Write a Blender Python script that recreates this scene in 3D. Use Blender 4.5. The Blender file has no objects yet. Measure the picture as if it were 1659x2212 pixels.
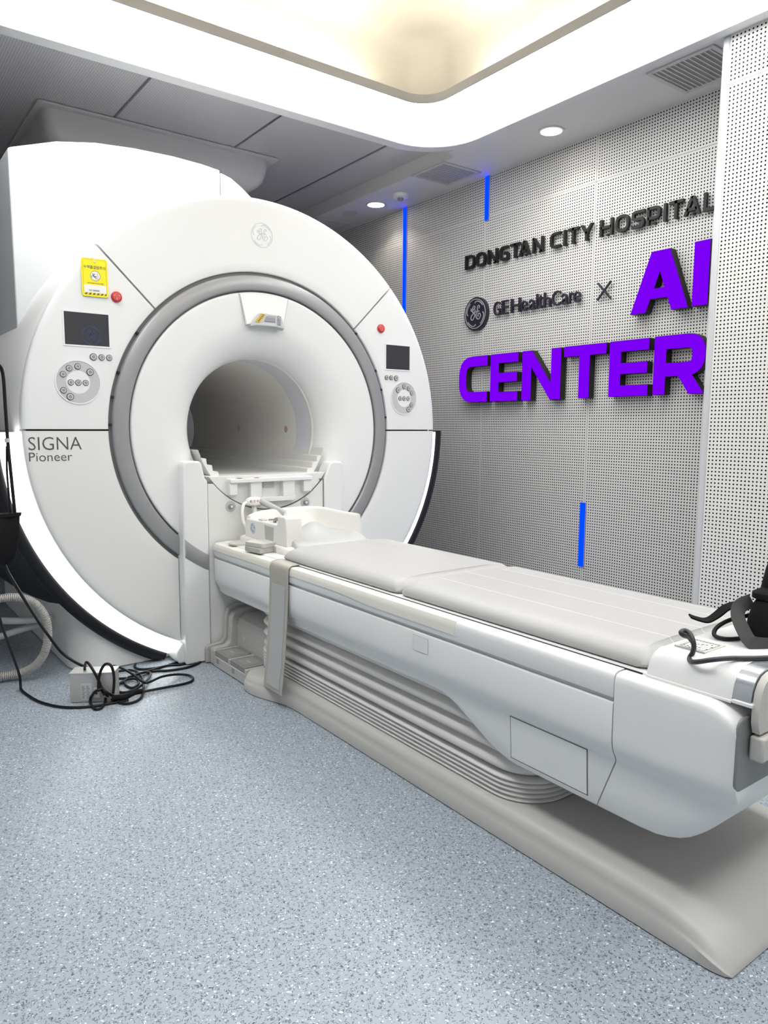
import bpy, bmesh, math, random
from mathutils import Vector, Matrix
random.seed(7)
PI = math.pi
rad = math.radians
scene = bpy.context.scene
COL = scene.collection

# ------------------------------------------------------------------ camera
R_ = Vector((0.80274928, -0.59629199, 0.0054272))
D_ = Vector((-0.06580566, -0.09762817, -0.99304499))
F_ = Vector((0.59267462, 0.79680901, -0.11761033))
CAM = Vector((-1.6566, -3.1955, 1.1))
cam_d = bpy.data.cameras.new('camera'); cam = bpy.data.objects.new('camera', cam_d); COL.objects.link(cam)
cam.matrix_world = Matrix(((R_.x, -D_.x, -F_.x, CAM.x), (R_.y, -D_.y, -F_.y, CAM.y), (R_.z, -D_.z, -F_.z, CAM.z), (0, 0, 0, 1)))
cam_d.sensor_fit = 'VERTICAL'; cam_d.sensor_height = 36.0; cam_d.lens = 36.0 * 1574.73 / 2212.0
cam_d.clip_start = 0.02; cam_d.clip_end = 50
scene.camera = cam

# ------------------------------------------------------------------ world, exposure
w = bpy.data.worlds.new('world'); scene.world = w; w.use_nodes = True
w.node_tree.nodes['Background'].inputs[0].default_value = (0.8, 0.85, 1, 1)
w.node_tree.nodes['Background'].inputs[1].default_value = 0.02
vs = scene.view_settings
vs.view_transform = 'Standard'; vs.look = 'None'; vs.gamma = 1; vs.use_curve_mapping = False; vs.exposure = 0.0
RING_LIGHT, DOWN_LIGHT, COVE_LIGHT, GLOW_LIGHT, BLUE_LIGHT, LETTER_LIGHT = 7.7, 16.0, 9.0, 3.4, 6.5, 0.95
SPOT_POWER = 9.0

# ------------------------------------------------------------------ materials
def s2l(c): return tuple(((v/255.0)/12.92 if v/255.0 <= 0.04045 else (((v/255.0)+0.055)/1.055)**2.4) for v in c)
def mat(name, col, rough=0.5, metal=0.0, spec=0.5, emit=None, es=0.0, coat=0.0, noise=0.0):
    m = bpy.data.materials.new(name); m.use_nodes = True
    nt = m.node_tree; b = nt.nodes['Principled BSDF']
    b.inputs['Base Color'].default_value = (*col, 1)
    b.inputs['Roughness'].default_value = rough; b.inputs['Metallic'].default_value = metal
    b.inputs['Specular IOR Level'].default_value = spec
    b.inputs['Coat Weight'].default_value = coat
    if emit: b.inputs['Emission Color'].default_value = (*emit, 1); b.inputs['Emission Strength'].default_value = es
    if noise:
        n = nt.nodes.new('ShaderNodeTexNoise'); n.inputs['Scale'].default_value = 900; n.inputs['Detail'].default_value = 1
        tc = nt.nodes.new('ShaderNodeTexCoord'); nt.links.new(tc.outputs['Object'], n.inputs['Vector'])
        bp = nt.nodes.new('ShaderNodeBump'); bp.inputs['Strength'].default_value = noise; bp.inputs['Distance'].default_value = 0.001
        nt.links.new(n.outputs['Fac'], bp.inputs['Height']); nt.links.new(bp.outputs['Normal'], b.inputs['Normal'])
    return m
M = {}
M['shell'] = mat('white_shell', (0.83, 0.83, 0.82), 0.38, noise=0.04)
M['housing'] = mat('dimmed_housing_shell', (0.62, 0.63, 0.635), 0.42, noise=0.04)  # white shell darkened in colour to offset the ring light close above
M['shell2'] = mat('warm_white_shell', (0.80, 0.795, 0.77), 0.4, noise=0.04)
M['cream'] = mat('cream_plastic', (0.80, 0.78, 0.70), 0.4)
M['lower'] = mat('base_plastic', (0.50, 0.49, 0.465), 0.45, noise=0.04)
M['backing'] = mat('seam_backing', (0.16, 0.16, 0.155), 0.6)
M['ring'] = mat('grey_ring_paint', (0.34, 0.34, 0.345), 0.33, 0.25)
M['ringdark'] = mat('ring_edge', (0.14, 0.14, 0.14), 0.4)
M['bore'] = mat('bore_liner', (0.80, 0.775, 0.74), 0.42)
M['boreband'] = mat('bore_band', (0.78, 0.78, 0.83), 0.4)
M['black'] = mat('black_rubber', (0.006, 0.006, 0.009), 0.42, spec=0.35)
M['blackcloth'] = mat('black_nylon', (0.007, 0.007, 0.008), 0.9, noise=0.5, spec=0.2)
M['webbing'] = mat('grey_black_webbing', (0.05, 0.05, 0.05), 0.8, noise=0.4)
M['cable'] = mat('black_cable', (0.006, 0.006, 0.007), 0.45, spec=0.3)
M['greycable'] = mat('dark_grey_cable', (0.035, 0.035, 0.037), 0.45)
M['glow'] = mat('light_band', (0.9, 0.9, 0.9), 0.5, emit=(0.97, 1.0, 1.0), es=GLOW_LIGHT)
M['ringlight'] = mat('light_diffuser', (0.9, 0.9, 0.9), 0.5, emit=(0.97, 0.99, 1.0), es=RING_LIGHT)
M['down'] = mat('downlight_lens', (0.9, 0.9, 0.9), 0.5, emit=(1.0, 0.93, 0.80), es=DOWN_LIGHT)
M['cove'] = mat('cove_strip', (0.9, 0.9, 0.9), 0.5, emit=(1.0, 0.88, 0.64), es=COVE_LIGHT*8)
M['blue'] = mat('blue_led', (0, 0, 0), 0.6, spec=0.0, emit=(0.0, 0.012, 1.0), es=BLUE_LIGHT)
M['purple'] = mat('purple_face', (0, 0, 0), 0.6, spec=0.0, emit=s2l((127, 0, 252)), es=LETTER_LIGHT)
M['signblack'] = mat('sign_black', (0.013, 0.012, 0.012), 0.5, spec=0.3)
M['signdark'] = mat('sign_violet_black', (0.016, 0.012, 0.026), 0.4)
M['logogrey'] = mat('emblem_line', (0.35, 0.34, 0.36), 0.4)
M['engrave'] = mat('engraved_line', (0.62, 0.65, 0.64), 0.45)
M['lettergrey'] = mat('grey_lettering', (0.085, 0.085, 0.08), 0.5)
M['screen'] = mat('screen_glass', (0.035, 0.036, 0.04), 0.07, spec=0.6)
M['screenreflection'] = mat('logo_reflection', (0.03, 0.03, 0.06), 0.3, emit=(0.03, 0.03, 0.16), es=0.35)
M['red'] = mat('red_button', (0.55, 0.028, 0.03), 0.35)
M['redline'] = mat('red_button_mark', (0.75, 0.25, 0.22), 0.4)
M['dial'] = mat('dial_grey', (0.55, 0.55, 0.55), 0.4)
M['dialw'] = mat('dial_white', (0.84, 0.84, 0.84), 0.4)
M['btn'] = mat('button_cap', (0.60, 0.60, 0.60), 0.4)
M['btnr'] = mat('button_ring', (0.06, 0.06, 0.06), 0.45)
M['btni'] = mat('button_mark', (0.30, 0.30, 0.30), 0.45)
M['yellow'] = mat('yellow_card', s2l((250, 232, 20)), 0.4)
M['yellowd'] = mat('yellow_card_line', s2l((200, 180, 10)), 0.5)
M['card_white'] = mat('card_white', (0.88, 0.84, 0.82), 0.5)
M['clear'] = mat('clear_hook', (0.85, 0.75, 0.70), 0.15)
M['ylabel'] = mat('laser_label', (0.55, 0.40, 0.03), 0.5)
M['laserbox'] = mat('laser_cover', (0.50, 0.51, 0.51), 0.4)
M['window'] = mat('laser_window', (0.02, 0.025, 0.05), 0.1)
M['dark'] = mat('dark_gap', (0.012, 0.012, 0.012), 0.7)
M['grey'] = mat('mid_grey', (0.30, 0.30, 0.29), 0.45)
M['endshade'] = mat('end_shade_grey', (0.22, 0.225, 0.22), 0.4)
M['pedal'] = mat('pedal_rubber', (0.26, 0.26, 0.25), 0.55)
M['pedal_mark'] = mat('pedal_mark', (0.45, 0.45, 0.43), 0.6)
M['bellows'] = mat('bellows_vinyl', (0.68, 0.66, 0.64), 0.35)
M['silver'] = mat('silver_trim', (0.55, 0.58, 0.62), 0.25, 0.75)
M['strap'] = mat('grey_strap', (0.44, 0.425, 0.37), 0.75, noise=0.3)
M['velcro'] = mat('hook_tape', (0.50, 0.50, 0.495), 0.9, noise=0.9)
M['foam'] = mat('foam_pad', (0.56, 0.545, 0.51), 0.7)
M['foamgrey'] = mat('foam_pad_grey', (0.48, 0.47, 0.44), 0.7)
M['gelpad'] = mat('neck_pad', (0.47, 0.48, 0.475), 0.45)
M['coil'] = mat('coil_shell', (0.82, 0.80, 0.765), 0.4)
M['blueemb'] = mat('emblem_blue', (0.25, 0.31, 0.45), 0.4)
M['embline'] = mat('emblem_white', (0.75, 0.78, 0.82), 0.4)
M['steel'] = mat('brushed_steel', (0.56, 0.545, 0.52), 0.42, 0.5)
M['paper'] = mat('printed_label', (0.62, 0.63, 0.63), 0.6)
M['print'] = mat('label_print', (0.10, 0.10, 0.10), 0.6)
M['hose'] = mat('ribbed_hose', (0.52, 0.50, 0.48), 0.5)
M['pipe'] = mat('plain_hose', (0.62, 0.62, 0.62), 0.45)
M['screw'] = mat('screw_metal', (0.45, 0.42, 0.38), 0.3, 0.9)
M['ceil'] = mat('soffit_paint', (0.62, 0.61, 0.60), 0.6)
M['rim'] = mat('light_rim', (0.62, 0.62, 0.62), 0.45)
M['lip'] = mat('light_inner_lip', (0.42, 0.41, 0.41), 0.45)
M['tray'] = mat('tray_paint', (0.72, 0.70, 0.665), 0.75)
M['cowl'] = mat('cowl_plastic', (0.52, 0.51, 0.51), 0.5)
M['grille'] = mat('grille_paint', (0.50, 0.49, 0.475), 0.5)
M['grille_dark'] = mat('grille_gap', (0.24, 0.235, 0.225), 0.7)
M['alu'] = mat('joint_bar', (0.20, 0.20, 0.21), 0.35, 0.5)
M['plain'] = mat('plain_wall', (0.42, 0.42, 0.42), 0.6)
M['slat'] = mat('slat_white', (0.7, 0.7, 0.74), 0.5)

class NT:
    """tiny helper for node maths"""
    def __init__(s, m): s.nt = m.node_tree; s.b = s.nt.nodes['Principled BSDF']
    def n(s, t, **k):
        x = s.nt.nodes.new(t)
        for a, v in k.items(): setattr(x, a, v)
        return x
    def put(s, v, sock):
        if isinstance(v, (int, float)): sock.default_value = v
        else: s.nt.links.new(v, sock)
    def m(s, op, a, b=0.0, c=0.0):
        x = s.n('ShaderNodeMath', operation=op)
        s.put(a, x.inputs[0]); s.put(b, x.inputs[1]); s.put(c, x.inputs[2]); return x.outputs[0]
    def mix(s, f, a, b):
        x = s.n('ShaderNodeMix', data_type='RGBA')
        s.put(f, x.inputs[0])
        for v, i in ((a, 6), (b, 7)):
            if isinstance(v, tuple): x.inputs[i].default_value = (*v, 1)
            else: s.nt.links.new(v, x.inputs[i])
        return x.outputs[2]
    def xyz(s):
        tc = s.n('ShaderNodeTexCoord'); sp = s.n('ShaderNodeSeparateXYZ'); s.nt.links.new(tc.outputs['Object'], sp.inputs[0]); s.tc = tc
        return sp.outputs

def perf_mat(name, col, hole, ua, va, u0, pu, v0, pv, r, useam=0, vseam=0, rough=0.5, metal=0.0, skip=True, vclose=None):
    """perforated board: round dark holes on a grid, with thin open joints every useam / vseam holes"""
    m = mat(name, col, rough, metal); t = NT(m); o = t.xyz()
    U = t.m('DIVIDE', t.m('SUBTRACT', o[ua], u0), pu); V = t.m('DIVIDE', t.m('SUBTRACT', o[va], v0), pv)
    def cell(x): return t.m('SUBTRACT', x, t.m('ROUND', x))
    du = t.m('MULTIPLY', cell(U), pu); dv = t.m('MULTIPLY', cell(V), pv)
    d = t.m('SQRT', t.m('ADD', t.m('MULTIPLY', du, du), t.m('MULTIPLY', dv, dv)))
    holes = t.m('LESS_THAN', d, r)
    line = None
    for X, n, p in ((U, useam, pu), (V, vseam, pv)):
        if not n: continue
        k = t.m('DIVIDE', X, n); dist = t.m('MULTIPLY', t.m('ABSOLUTE', cell(k)), n*p)
        holes = t.m('MULTIPLY', holes, t.m('GREATER_THAN', dist, p*0.6))
        l = t.m('LESS_THAN', dist, 0.0016)
        line = l if line is None else t.m('MAXIMUM', line, l)
    c = t.mix(holes, col, hole)
    if line is not None: c = t.mix(line, c, (0.16, 0.16, 0.15))
    t.nt.links.new(c, t.b.inputs['Base Color'])
    t.put(t.m('MULTIPLY', t.m('SUBTRACT', 1.0, holes), 0.5), t.b.inputs['Specular IOR Level'])
    return m
M['wallperf'] = perf_mat('perforated_wall_board', (0.58, 0.565, 0.545), (0.012, 0.011, 0.011), 1, 2, -0.3455, 0.01701, 2.526, 0.0168, 0.0041, 54, 300)
M['pillarperf'] = perf_mat('perforated_pillar_board', (0.74, 0.725, 0.70), (0.010, 0.010, 0.010), 1, 2, -1.436, 0.0174, 2.586, 0.0174, 0.0040, 0, 300)
M['ceilperf'] = perf_mat('perforated_ceiling_metal', (0.56, 0.55, 0.55), (0.22, 0.22, 0.225), 0, 1, -0.243, 0.0125, 0.52, 0.0125, 0.0026, 0, 0, 0.14, 0.0)

def floor_mat():
    m = mat('speckled_vinyl_floor', (0.4, 0.45, 0.5), 0.36); t = NT(m); o = t.xyz()
    nz = t.n('ShaderNodeTexNoise'); nz.inputs['Scale'].default_value = 90; nz.inputs['Detail'].default_value = 3
    t.nt.links.new(t.tc.outputs['Object'], nz.inputs['Vector'])
    c = t.mix(nz.outputs['Fac'], (0.29, 0.34, 0.395), (0.40, 0.45, 0.505))
    warp = t.n('ShaderNodeTexNoise'); warp.inputs['Scale'].default_value = 95; t.nt.links.new(t.tc.outputs['Object'], warp.inputs['Vector'])
    def layer(c, ang, sx, sy, thr, pick, colr, off, wob):
        mp = t.n('ShaderNodeMapping'); mp.inputs['Rotation'].default_value = (0, 0, ang); mp.inputs['Location'].default_value = (off, off*0.7, 0)
        ad = t.n('ShaderNodeVectorMath', operation='MULTIPLY_ADD')
        t.nt.links.new(warp.outputs['Color'], ad.inputs[0]); ad.inputs[1].default_value = (wob, wob, 0); t.nt.links.new(t.tc.outputs['Object'], ad.inputs[2])
        t.nt.links.new(ad.outputs[0], mp.inputs['Vector'])
        sc = t.n('ShaderNodeVectorMath', operation='MULTIPLY'); t.nt.links.new(mp.outputs[0], sc.inputs[0]); sc.inputs[1].default_value = (sx, sy, 1)
        fl = t.n('ShaderNodeTexVoronoi', voronoi_dimensions='2D'); fl.inputs['Scale'].default_value = 1.0
        t.nt.links.new(sc.outputs[0], fl.inputs['Vector'])
        sep = t.n('ShaderNodeSeparateColor'); t.nt.links.new(fl.outputs['Color'], sep.inputs[0])
        f = t.m('MULTIPLY', t.m('LESS_THAN', fl.outputs['Distance'], thr), t.m('LESS_THAN', sep.outputs[0], pick))
        return t.mix(f, c, colr)
    c = layer(c, 0.9, 70, 78, 0.20, 0.05, (0.13, 0.16, 0.22), 3.1, 0.012)
    c = layer(c, 0.3, 62, 270, 0.19, 0.50, (0.075, 0.082, 0.095), 0.0, 0.018)
    c = layer(c, 1.35, 66, 270, 0.18, 0.45, (0.085, 0.092, 0.105), 7.3, 0.018)
    c = layer(c, 2.4, 62, 265, 0.18, 0.45, (0.08, 0.088, 0.10), 5.7, 0.018)
    c = layer(c, 0.7, 75, 105, 0.19, 0.13, (0.74, 0.77, 0.78), 11.0, 0.012)
    c = layer(c, 2.0, 110, 140, 0.18, 0.22, (0.62, 0.66, 0.70), 17.0, 0.012)
    t.nt.links.new(c, t.b.inputs['Base Color'])
    return m
M['floor'] = floor_mat()

def pad_mat(lines):
    m = mat('grey_vinyl_pad', (0.62, 0.615, 0.60), 0.42, noise=0.15); t = NT(m); o = t.xyz()
    f = None
    for x0, wdt in lines:
        l = t.m('LESS_THAN', t.m('ABSOLUTE', t.m('SUBTRACT', o[0], x0)), wdt)
        f = l if f is None else t.m('MAXIMUM', f, l)
    c = t.mix(f, (0.455, 0.45, 0.44), (0.60, 0.59, 0.56))
    t.nt.links.new(c, t.b.inputs['Base Color'])
    return m
M['pad1'] = pad_mat([(-0.11, 0.0008), (0.05, 0.0008)])
M['pad2'] = pad_mat([(-0.13, 0.0028), (0.005, 0.0028), (0.14, 0.0028)])

# ------------------------------------------------------------------ object helpers
def tag(o, label=None, cat=None, group=None, kind=None):
    if label: o['label'] = label
    if cat: o['category'] = cat
    if group: o['group'] = group
    if kind: o['kind'] = kind
    return o
def empty(name, loc=(0, 0, 0)):
    o = bpy.data.objects.new(name, None); COL.objects.link(o); o.location = loc; o.empty_display_size = 0.1; return o
PARENT_LOC = {}
def obj(name, bm, mats, parent=None, smooth=None, bevel=0, seg=3, fix=True):
    if fix: bmesh.ops.recalc_face_normals(bm, faces=bm.faces)
    me = bpy.data.meshes.new(name); bm.to_mesh(me); bm.free()
    for m in (mats if isinstance(mats, (list, tuple)) else [mats]): me.materials.append(m)
    o = bpy.data.objects.new(name, me); COL.objects.link(o)
    if smooth is not None:
        me.polygons.foreach_set('use_smooth', [True]*len(me.polygons))
        me.set_sharp_from_angle(angle=rad(smooth))
    if bevel:
        b = o.modifiers.new('bevel', 'BEVEL'); b.width = bevel; b.segments = seg; b.limit_method = 'ANGLE'; b.angle_limit = rad(38)
        b.harden_normals = False
        me.polygons.foreach_set('use_smooth', [True]*len(me.polygons))
        me.set_sharp_from_angle(angle=rad(50))
    if parent is not None:
        o.parent = parent
        if parent.parent is None: o.matrix_parent_inverse = Matrix.Translation(-parent.location)
    return o
def struct(name, bm, m, **k):
    o = obj(name, bm, m, **k); o['kind'] = 'structure'; return o
def box(bm, x0, x1, y0, y1, z0, z1, mi=0):
    v = [bm.verts.new(p) for p in ((x0, y0, z0), (x1, y0, z0), (x1, y1, z0), (x0, y1, z0), (x0, y0, z1), (x1, y0, z1), (x1, y1, z1), (x0, y1, z1))]
    for f in ((0, 3, 2, 1), (4, 5, 6, 7), (0, 1, 5, 4), (1, 2, 6, 5), (2, 3, 7, 6), (3, 0, 4, 7)):
        bm.faces.new([v[i] for i in f]).material_index = mi
    return v
def boxbm(*a):
    bm = bmesh.new(); box(bm, *a); return bm
def loft(bm, secs, close=True, cap=True, mi=0):
    rows = [[bm.verts.new(p) for p in s] for s in secs]
    n = len(rows[0])
    for a, b in zip(rows[:-1], rows[1:]):
        for i in range(n if close else n-1):
            j = (i+1) % n
            try: bm.faces.new((a[i], a[j], b[j], b[i])).material_index = mi
            except ValueError: pass
    if cap and close:
        for r in (rows[0], rows[-1]):
            try: bm.faces.new(r).material_index = mi
            except ValueError: pass
    return rows
def prism(bm, poly, plane, a, b, mi=0):
    """poly in 2-D, extruded from a to b along the missing axis"""
    def P(p, t):
        return {'xz': (p[0], t, p[1]), 'yz': (t, p[0], p[1]), 'xy': (p[0], p[1], t)}[plane]
    loft(bm, [[P(p, a) for p in poly], [P(p, b) for p in poly]], mi=mi)
def rr(x0, x1, y0, y1, r, n=8):
    """rounded rectangle outline"""
    rs = r if isinstance(r, (list, tuple)) else [r]*4
    out = []
    for (cx, cy, a0, k) in ((x1, y1, 0, rs[0]), (x0, y1, 90, rs[1]), (x0, y0, 180, rs[2]), (x1, y0, 270, rs[3])):
        ccx = cx-k if a0 in (0, 270) else cx+k
        ccy = cy-k if a0 in (0, 90) else cy+k
        for i in range(n+1):
            t = rad(a0+90*i/n); out.append((ccx+k*math.cos(t), ccy+k*math.sin(t)))
    return out
ZC = 1.075
def lathe(bm, prof, t0=0.0, t1=360.0, n=128, zc=ZC, xc=0.0, cap=False, mi=0, closed_prof=False):
    """prof: (radius, y) pairs turned about the bore axis; angle from +x, up is 90"""
    full = abs(t1-t0) >= 359.99
    cnt = n if full else n+1
    rows = []
    for i in range(cnt):
        t = rad(t0+(t1-t0)*i/n)
        rows.append([bm.verts.new((xc+r*math.cos(t), y, zc+r*math.sin(t))) for r, y in prof])
    m = len(prof)
    for i in range(n):
        a, b = rows[i], rows[(i+1) % cnt]
        for k in range(m if closed_prof else m-1):
            j = (k+1) % m
            bm.faces.new((a[k], a[j], b[j], b[k])).material_index = mi
    if cap and not full:
        bm.faces.new(rows[0]); bm.faces.new(rows[-1])
def smooth_path(pts, n=8, closed=False):
    P = [Vector(p) for p in pts]; out = []
    N = len(P); rng = range(N if closed else N-1)
    for i in rng:
        if closed: p0, p1, p2, p3 = P[(i-1) % N], P[i], P[(i+1) % N], P[(i+2) % N]
        else: p0, p1, p2, p3 = P[max(i-1, 0)], P[i], P[i+1], P[min(i+2, N-1)]
        for k in range(n):
            t = k/n; t2 = t*t; t3 = t2*t
            out.append(0.5*((2*p1)+(-p0+p2)*t+(2*p0-5*p1+4*p2-p3)*t2+(-p0+3*p1-3*p2+p3)*t3))
    if not closed: out.append(P[-1])
    return out
def tube(bm, pts, r, n=10, closed=False, mi=0, flat=None, up=None):
    """sweep a circle (or flat strip flat=(w,t)) along a path"""
    P = [Vector(p) for p in pts]; N = len(P); rows = []
    nrm = None
    for i, p in enumerate(P):
        a = P[(i-1) % N] if (closed or i > 0) else P[i]
        b = P[(i+1) % N] if (closed or i < N-1) else P[i]
        t = (b-a)
        t = t.normalized() if t.length > 1e-9 else Vector((0, 0, 1))
        if nrm is None:
            nrm = t.cross(up if up else (Vector((0, 0, 1)) if abs(t.z) < 0.9 else Vector((1, 0, 0)))).normalized()
        elif up: nrm = t.cross(up).normalized()
        else: nrm = (nrm-t*nrm.dot(t)).normalized()
        bn = t.cross(nrm)
        rk = r(i/(N-1)) if callable(r) else r
        if flat:
            wd, th = flat
            rows.append([bm.verts.new(p+nrm*sx*wd/2+bn*sy*th/2) for sx, sy in ((1, 1), (-1, 1), (-1, -1), (1, -1))])
        else:
            rows.append([bm.verts.new(p+(nrm*math.cos(2*PI*k/n)+bn*math.sin(2*PI*k/n))*rk) for k in range(n)])
    m = len(rows[0])
    for i in range(N if closed else N-1):
        a, b = rows[i], rows[(i+1) % N]
        for k in range(m):
            bm.faces.new((a[k], a[(k+1) % m], b[(k+1) % m], b[k])).material_index = mi
    if not closed:
        bm.faces.new(rows[0]).material_index = mi; bm.faces.new(rows[-1]).material_index = mi
def ribbon(bm, pts, wd, place, d0, d1, closed=False, mi=0, mside=None):
    """solid stroke: 2-D polyline of width wd, thickness d0..d1, put into space by place(u, v, w)"""
    P = [Vector((p[0], p[1])) for p in pts]; N = len(P); L, R = [], []
    for i, p in enumerate(P):
        a = P[(i-1) % N] if (closed or i > 0) else None
        b = P[(i+1) % N] if (closed or i < N-1) else None
        d1_ = (p-a).normalized() if a is not None else (b-p).normalized()
        d2_ = (b-p).normalized() if b is not None else d1_
        n1 = Vector((-d1_.y, d1_.x)); n2 = Vector((-d2_.y, d2_.x)); nn = (n1+n2)
        nn = nn.normalized() if nn.length > 1e-6 else n1
        k = 1.0/max(0.35, nn.dot(n1))
        L.append(p+nn*wd/2*k); R.append(p-nn*wd/2*k)
    ms = mi if mside is None else mside
    def ring(i): return [bm.verts.new(place(q.x, q.y, dd)) for q, dd in ((L[i], d1), (R[i], d1), (R[i], d0), (L[i], d0))]
    rows = [ring(i) for i in range(N)]
    for i in range(N if closed else N-1):
        a, b = rows[i], rows[(i+1) % N]
        for k in range(4):
            bm.faces.new((a[k], a[(k+1) % 4], b[(k+1) % 4], b[k])).material_index = (mi if k == 0 else ms)
    if not closed:
        bm.faces.new(rows[0]).material_index = ms; bm.faces.new(rows[-1]).material_index = ms
def poly_solid(bm, pts, place, d0, d1, mi=0, mside=None):
    ms = mi if mside is None else mside
    A = [bm.verts.new(place(p[0], p[1], d1)) for p in pts]; B = [bm.verts.new(place(p[0], p[1], d0)) for p in pts]
    bm.faces.new(A).material_index = mi; bm.faces.new(B).material_index = ms
    n = len(pts)
    for i in range(n):
        bm.faces.new((A[i], A[(i+1) % n], B[(i+1) % n], B[i])).material_index = ms
def disc_solid(bm, c, r, place, d0, d1, n=32, mi=0, mside=None):
    poly_solid(bm, [(c[0]+r*math.cos(2*PI*i/n), c[1]+r*math.sin(2*PI*i/n)) for i in range(n)], place, d0, d1, mi, mside)
def rpath(pts, r, n=5, closed=False):
    """polyline with rounded corners"""
    P = [Vector(p) for p in pts]; N = len(P); out = []
    for i, p in enumerate(P):
        if not closed and i in (0, N-1): out.append(p); continue
        a, b = P[(i-1) % N], P[(i+1) % N]
        rk = min(r, (a-p).length*0.46, (b-p).length*0.46)
        A = p+(a-p).normalized()*rk; B = p+(b-p).normalized()*rk
        for k in range(n+1):
            t = k/n; out.append(A*(1-t)**2+p*2*t*(1-t)+B*t*t)
    return out
_text_cache = {}
def text_bm(body, place, u0, u1, v0, v1, d0, d1, thin=0.0, mi=0, bm=None, hfit=True):
    """lettering fitted into the rectangle u0..u1, v0..v1"""
    c = bpy.data.curves.new('lettering', 'FONT'); c.body = body; c.size = 1; c.extrude = 0.5; c.resolution_u = 3; c.offset = thin
    o = bpy.data.objects.new('lettering', c); COL.objects.link(o)
    dg = bpy.context.evaluated_depsgraph_get(); me = bpy.data.meshes.new_from_object(o.evaluated_get(dg))
    xs = [v.co.x for v in me.vertices]; ys = [v.co.y for v in me.vertices]
    x0, x1, y0, y1 = min(xs), max(xs), min(ys), max(ys)
    bm = bm or bmesh.new(); vm = []
    sy = (v1-v0)/(y1-y0); sx = (u1-u0)/(x1-x0) if hfit else sy
    for v in me.vertices:
        vm.append(bm.verts.new(place(u0+(v.co.x-x0)*sx, v0+(v.co.y-y0)*sy, d0+(v.co.z+0.5)*(d1-d0))))
    for p in me.polygons:
        try: bm.faces.new([vm[i] for i in p.vertices]).material_index = mi
        except ValueError: pass
    bpy.data.objects.remove(o); bpy.data.curves.remove(c); bpy.data.meshes.remove(me)
    return bm
def face_place(y=0.0):       # onto the scanner front: u to the right, v up, w towards the viewer
    return lambda u, v, w_: (u, y-w_, v)
def wall_place(x, y0, z0):   # onto the right wall: u towards the camera end, v up, w off the wall
    return lambda u, v, w_: (x-w_, y0-u, z0+v)

MONO = [[(-0.39, 0.39), (-0.41, 0.28), (-0.36, 0.21), (-0.26, 0.23), (-0.14, 0.29), (-0.07, 0.36), (-0.03, 0.45), (-0.08, 0.51), (-0.16, 0.51), (-0.23, 0.43), (-0.27, 0.28), (-0.27, 0.17), (-0.22, 0.1), (-0.12, 0.12), (-0.03, 0.21), (0.0, 0.29)],
 [(-0.03, 0.21), (-0.06, 0.09), (-0.04, -0.07), (-0.09, -0.21), (-0.19, -0.36), (-0.29, -0.39), (-0.39, -0.34), (-0.41, -0.23), (-0.36, -0.1), (-0.23, -0.01), (-0.08, 0.07), (0.06, 0.13), (0.18, 0.18), (0.25, 0.22)],
 [(0.34, 0.32), (0.39, 0.41), (0.37, 0.5), (0.3, 0.52), (0.22, 0.45), (0.19, 0.31), (0.23, 0.19), (0.29, 0.14), (0.39, 0.14)],
 [(0.28, 0.15), (0.15, 0.04), (0.09, -0.11), (0.11, -0.25), (0.2, -0.34), (0.32, -0.38), (0.45, -0.3), (0.51, -0.17), (0.47, -0.05), (0.37, 0.0), (0.28, -0.06), (0.26, -0.15), (0.32, -0.21)]]
SWIRL = [[(-0.06, 0.70), (0.04, 0.79), (0.21, 0.81), (0.39, 0.75), (0.55, 0.65), (0.69, 0.5)], [(0.70, 0.06), (0.79, -0.04), (0.81, -0.21), (0.75, -0.39), (0.65, -0.55), (0.5, -0.69)],
         [(0.06, -0.70), (-0.04, -0.79), (-0.21, -0.81), (-0.39, -0.75), (-0.55, -0.65), (-0.69, -0.5)], [(-0.70, -0.06), (-0.79, 0.04), (-0.81, 0.21), (-0.75, 0.39), (-0.65, 0.55), (-0.5, 0.69)]]
def monogram(bm, c, r, place, d0, d1, wd=0.06, mi=0, rim=True):
    for s in MONO+SWIRL:
        p = [(v.x, v.y) for v in smooth_path([(a, b, 0) for a, b in s], 4)]
        ribbon(bm, [(c[0]+a*r, c[1]+b*r) for a, b in p], wd*r, place, d0, d1, mi=mi)
    if rim:
        ribbon(bm, [(c[0]+r*0.96*math.cos(2*PI*i/40), c[1]+r*0.96*math.sin(2*PI*i/40)) for i in range(40)], wd*r*0.8, place, d0, d1, closed=True, mi=mi)

# ------------------------------------------------------------------ setting: floor, walls, ceiling
WX, CH, PCH = 2.0, 2.79, 2.885
struct('floor', boxbm(-2.7, 2.6, -4.6, 3.6, -0.1, 0), M['floor'])
struct('wall_right', boxbm(WX, WX+0.12, -4.5, 3.45, 0, 3.0), M['wallperf'])
struct('wall_left', boxbm(-2.7, -2.6, -4.5, 3.45, 0, 3.3), M['plain'])
struct('wall_back', boxbm(-2.7, 2.1, 3.3, 3.42, 0, 3.0), M['plain'])
struct('wall_front', boxbm(-2.7, 2.1, -4.5, -4.4, 0, 3.3), M['plain'])
struct('wall_pillar', boxbm(1.56, 1.999, -4.4, -1.372, 0, CH), M['pillarperf'])
struct('trim_1', boxbm(1.556, 1.999, -1.3715, -1.340, 0, CH), mat('corner_bead', (0.60, 0.60, 0.62), 0.4, 0.2), bevel=0.006)
bm = bmesh.new(); prism(bm, [(1.585, 3.3), (1.585, 0.44), (1.50, 0.40), (1.50, -4.4), (2.0, -4.4), (2.0, 3.3)], 'xy', CH, PCH)
struct('ceiling_soffit', bm, M['ceil'])
TX0, TX1, TY0, TY1 = -1.1, 1.10, -3.9, 0.12
bm = bmesh.new()
G_ = 0.004
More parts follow.
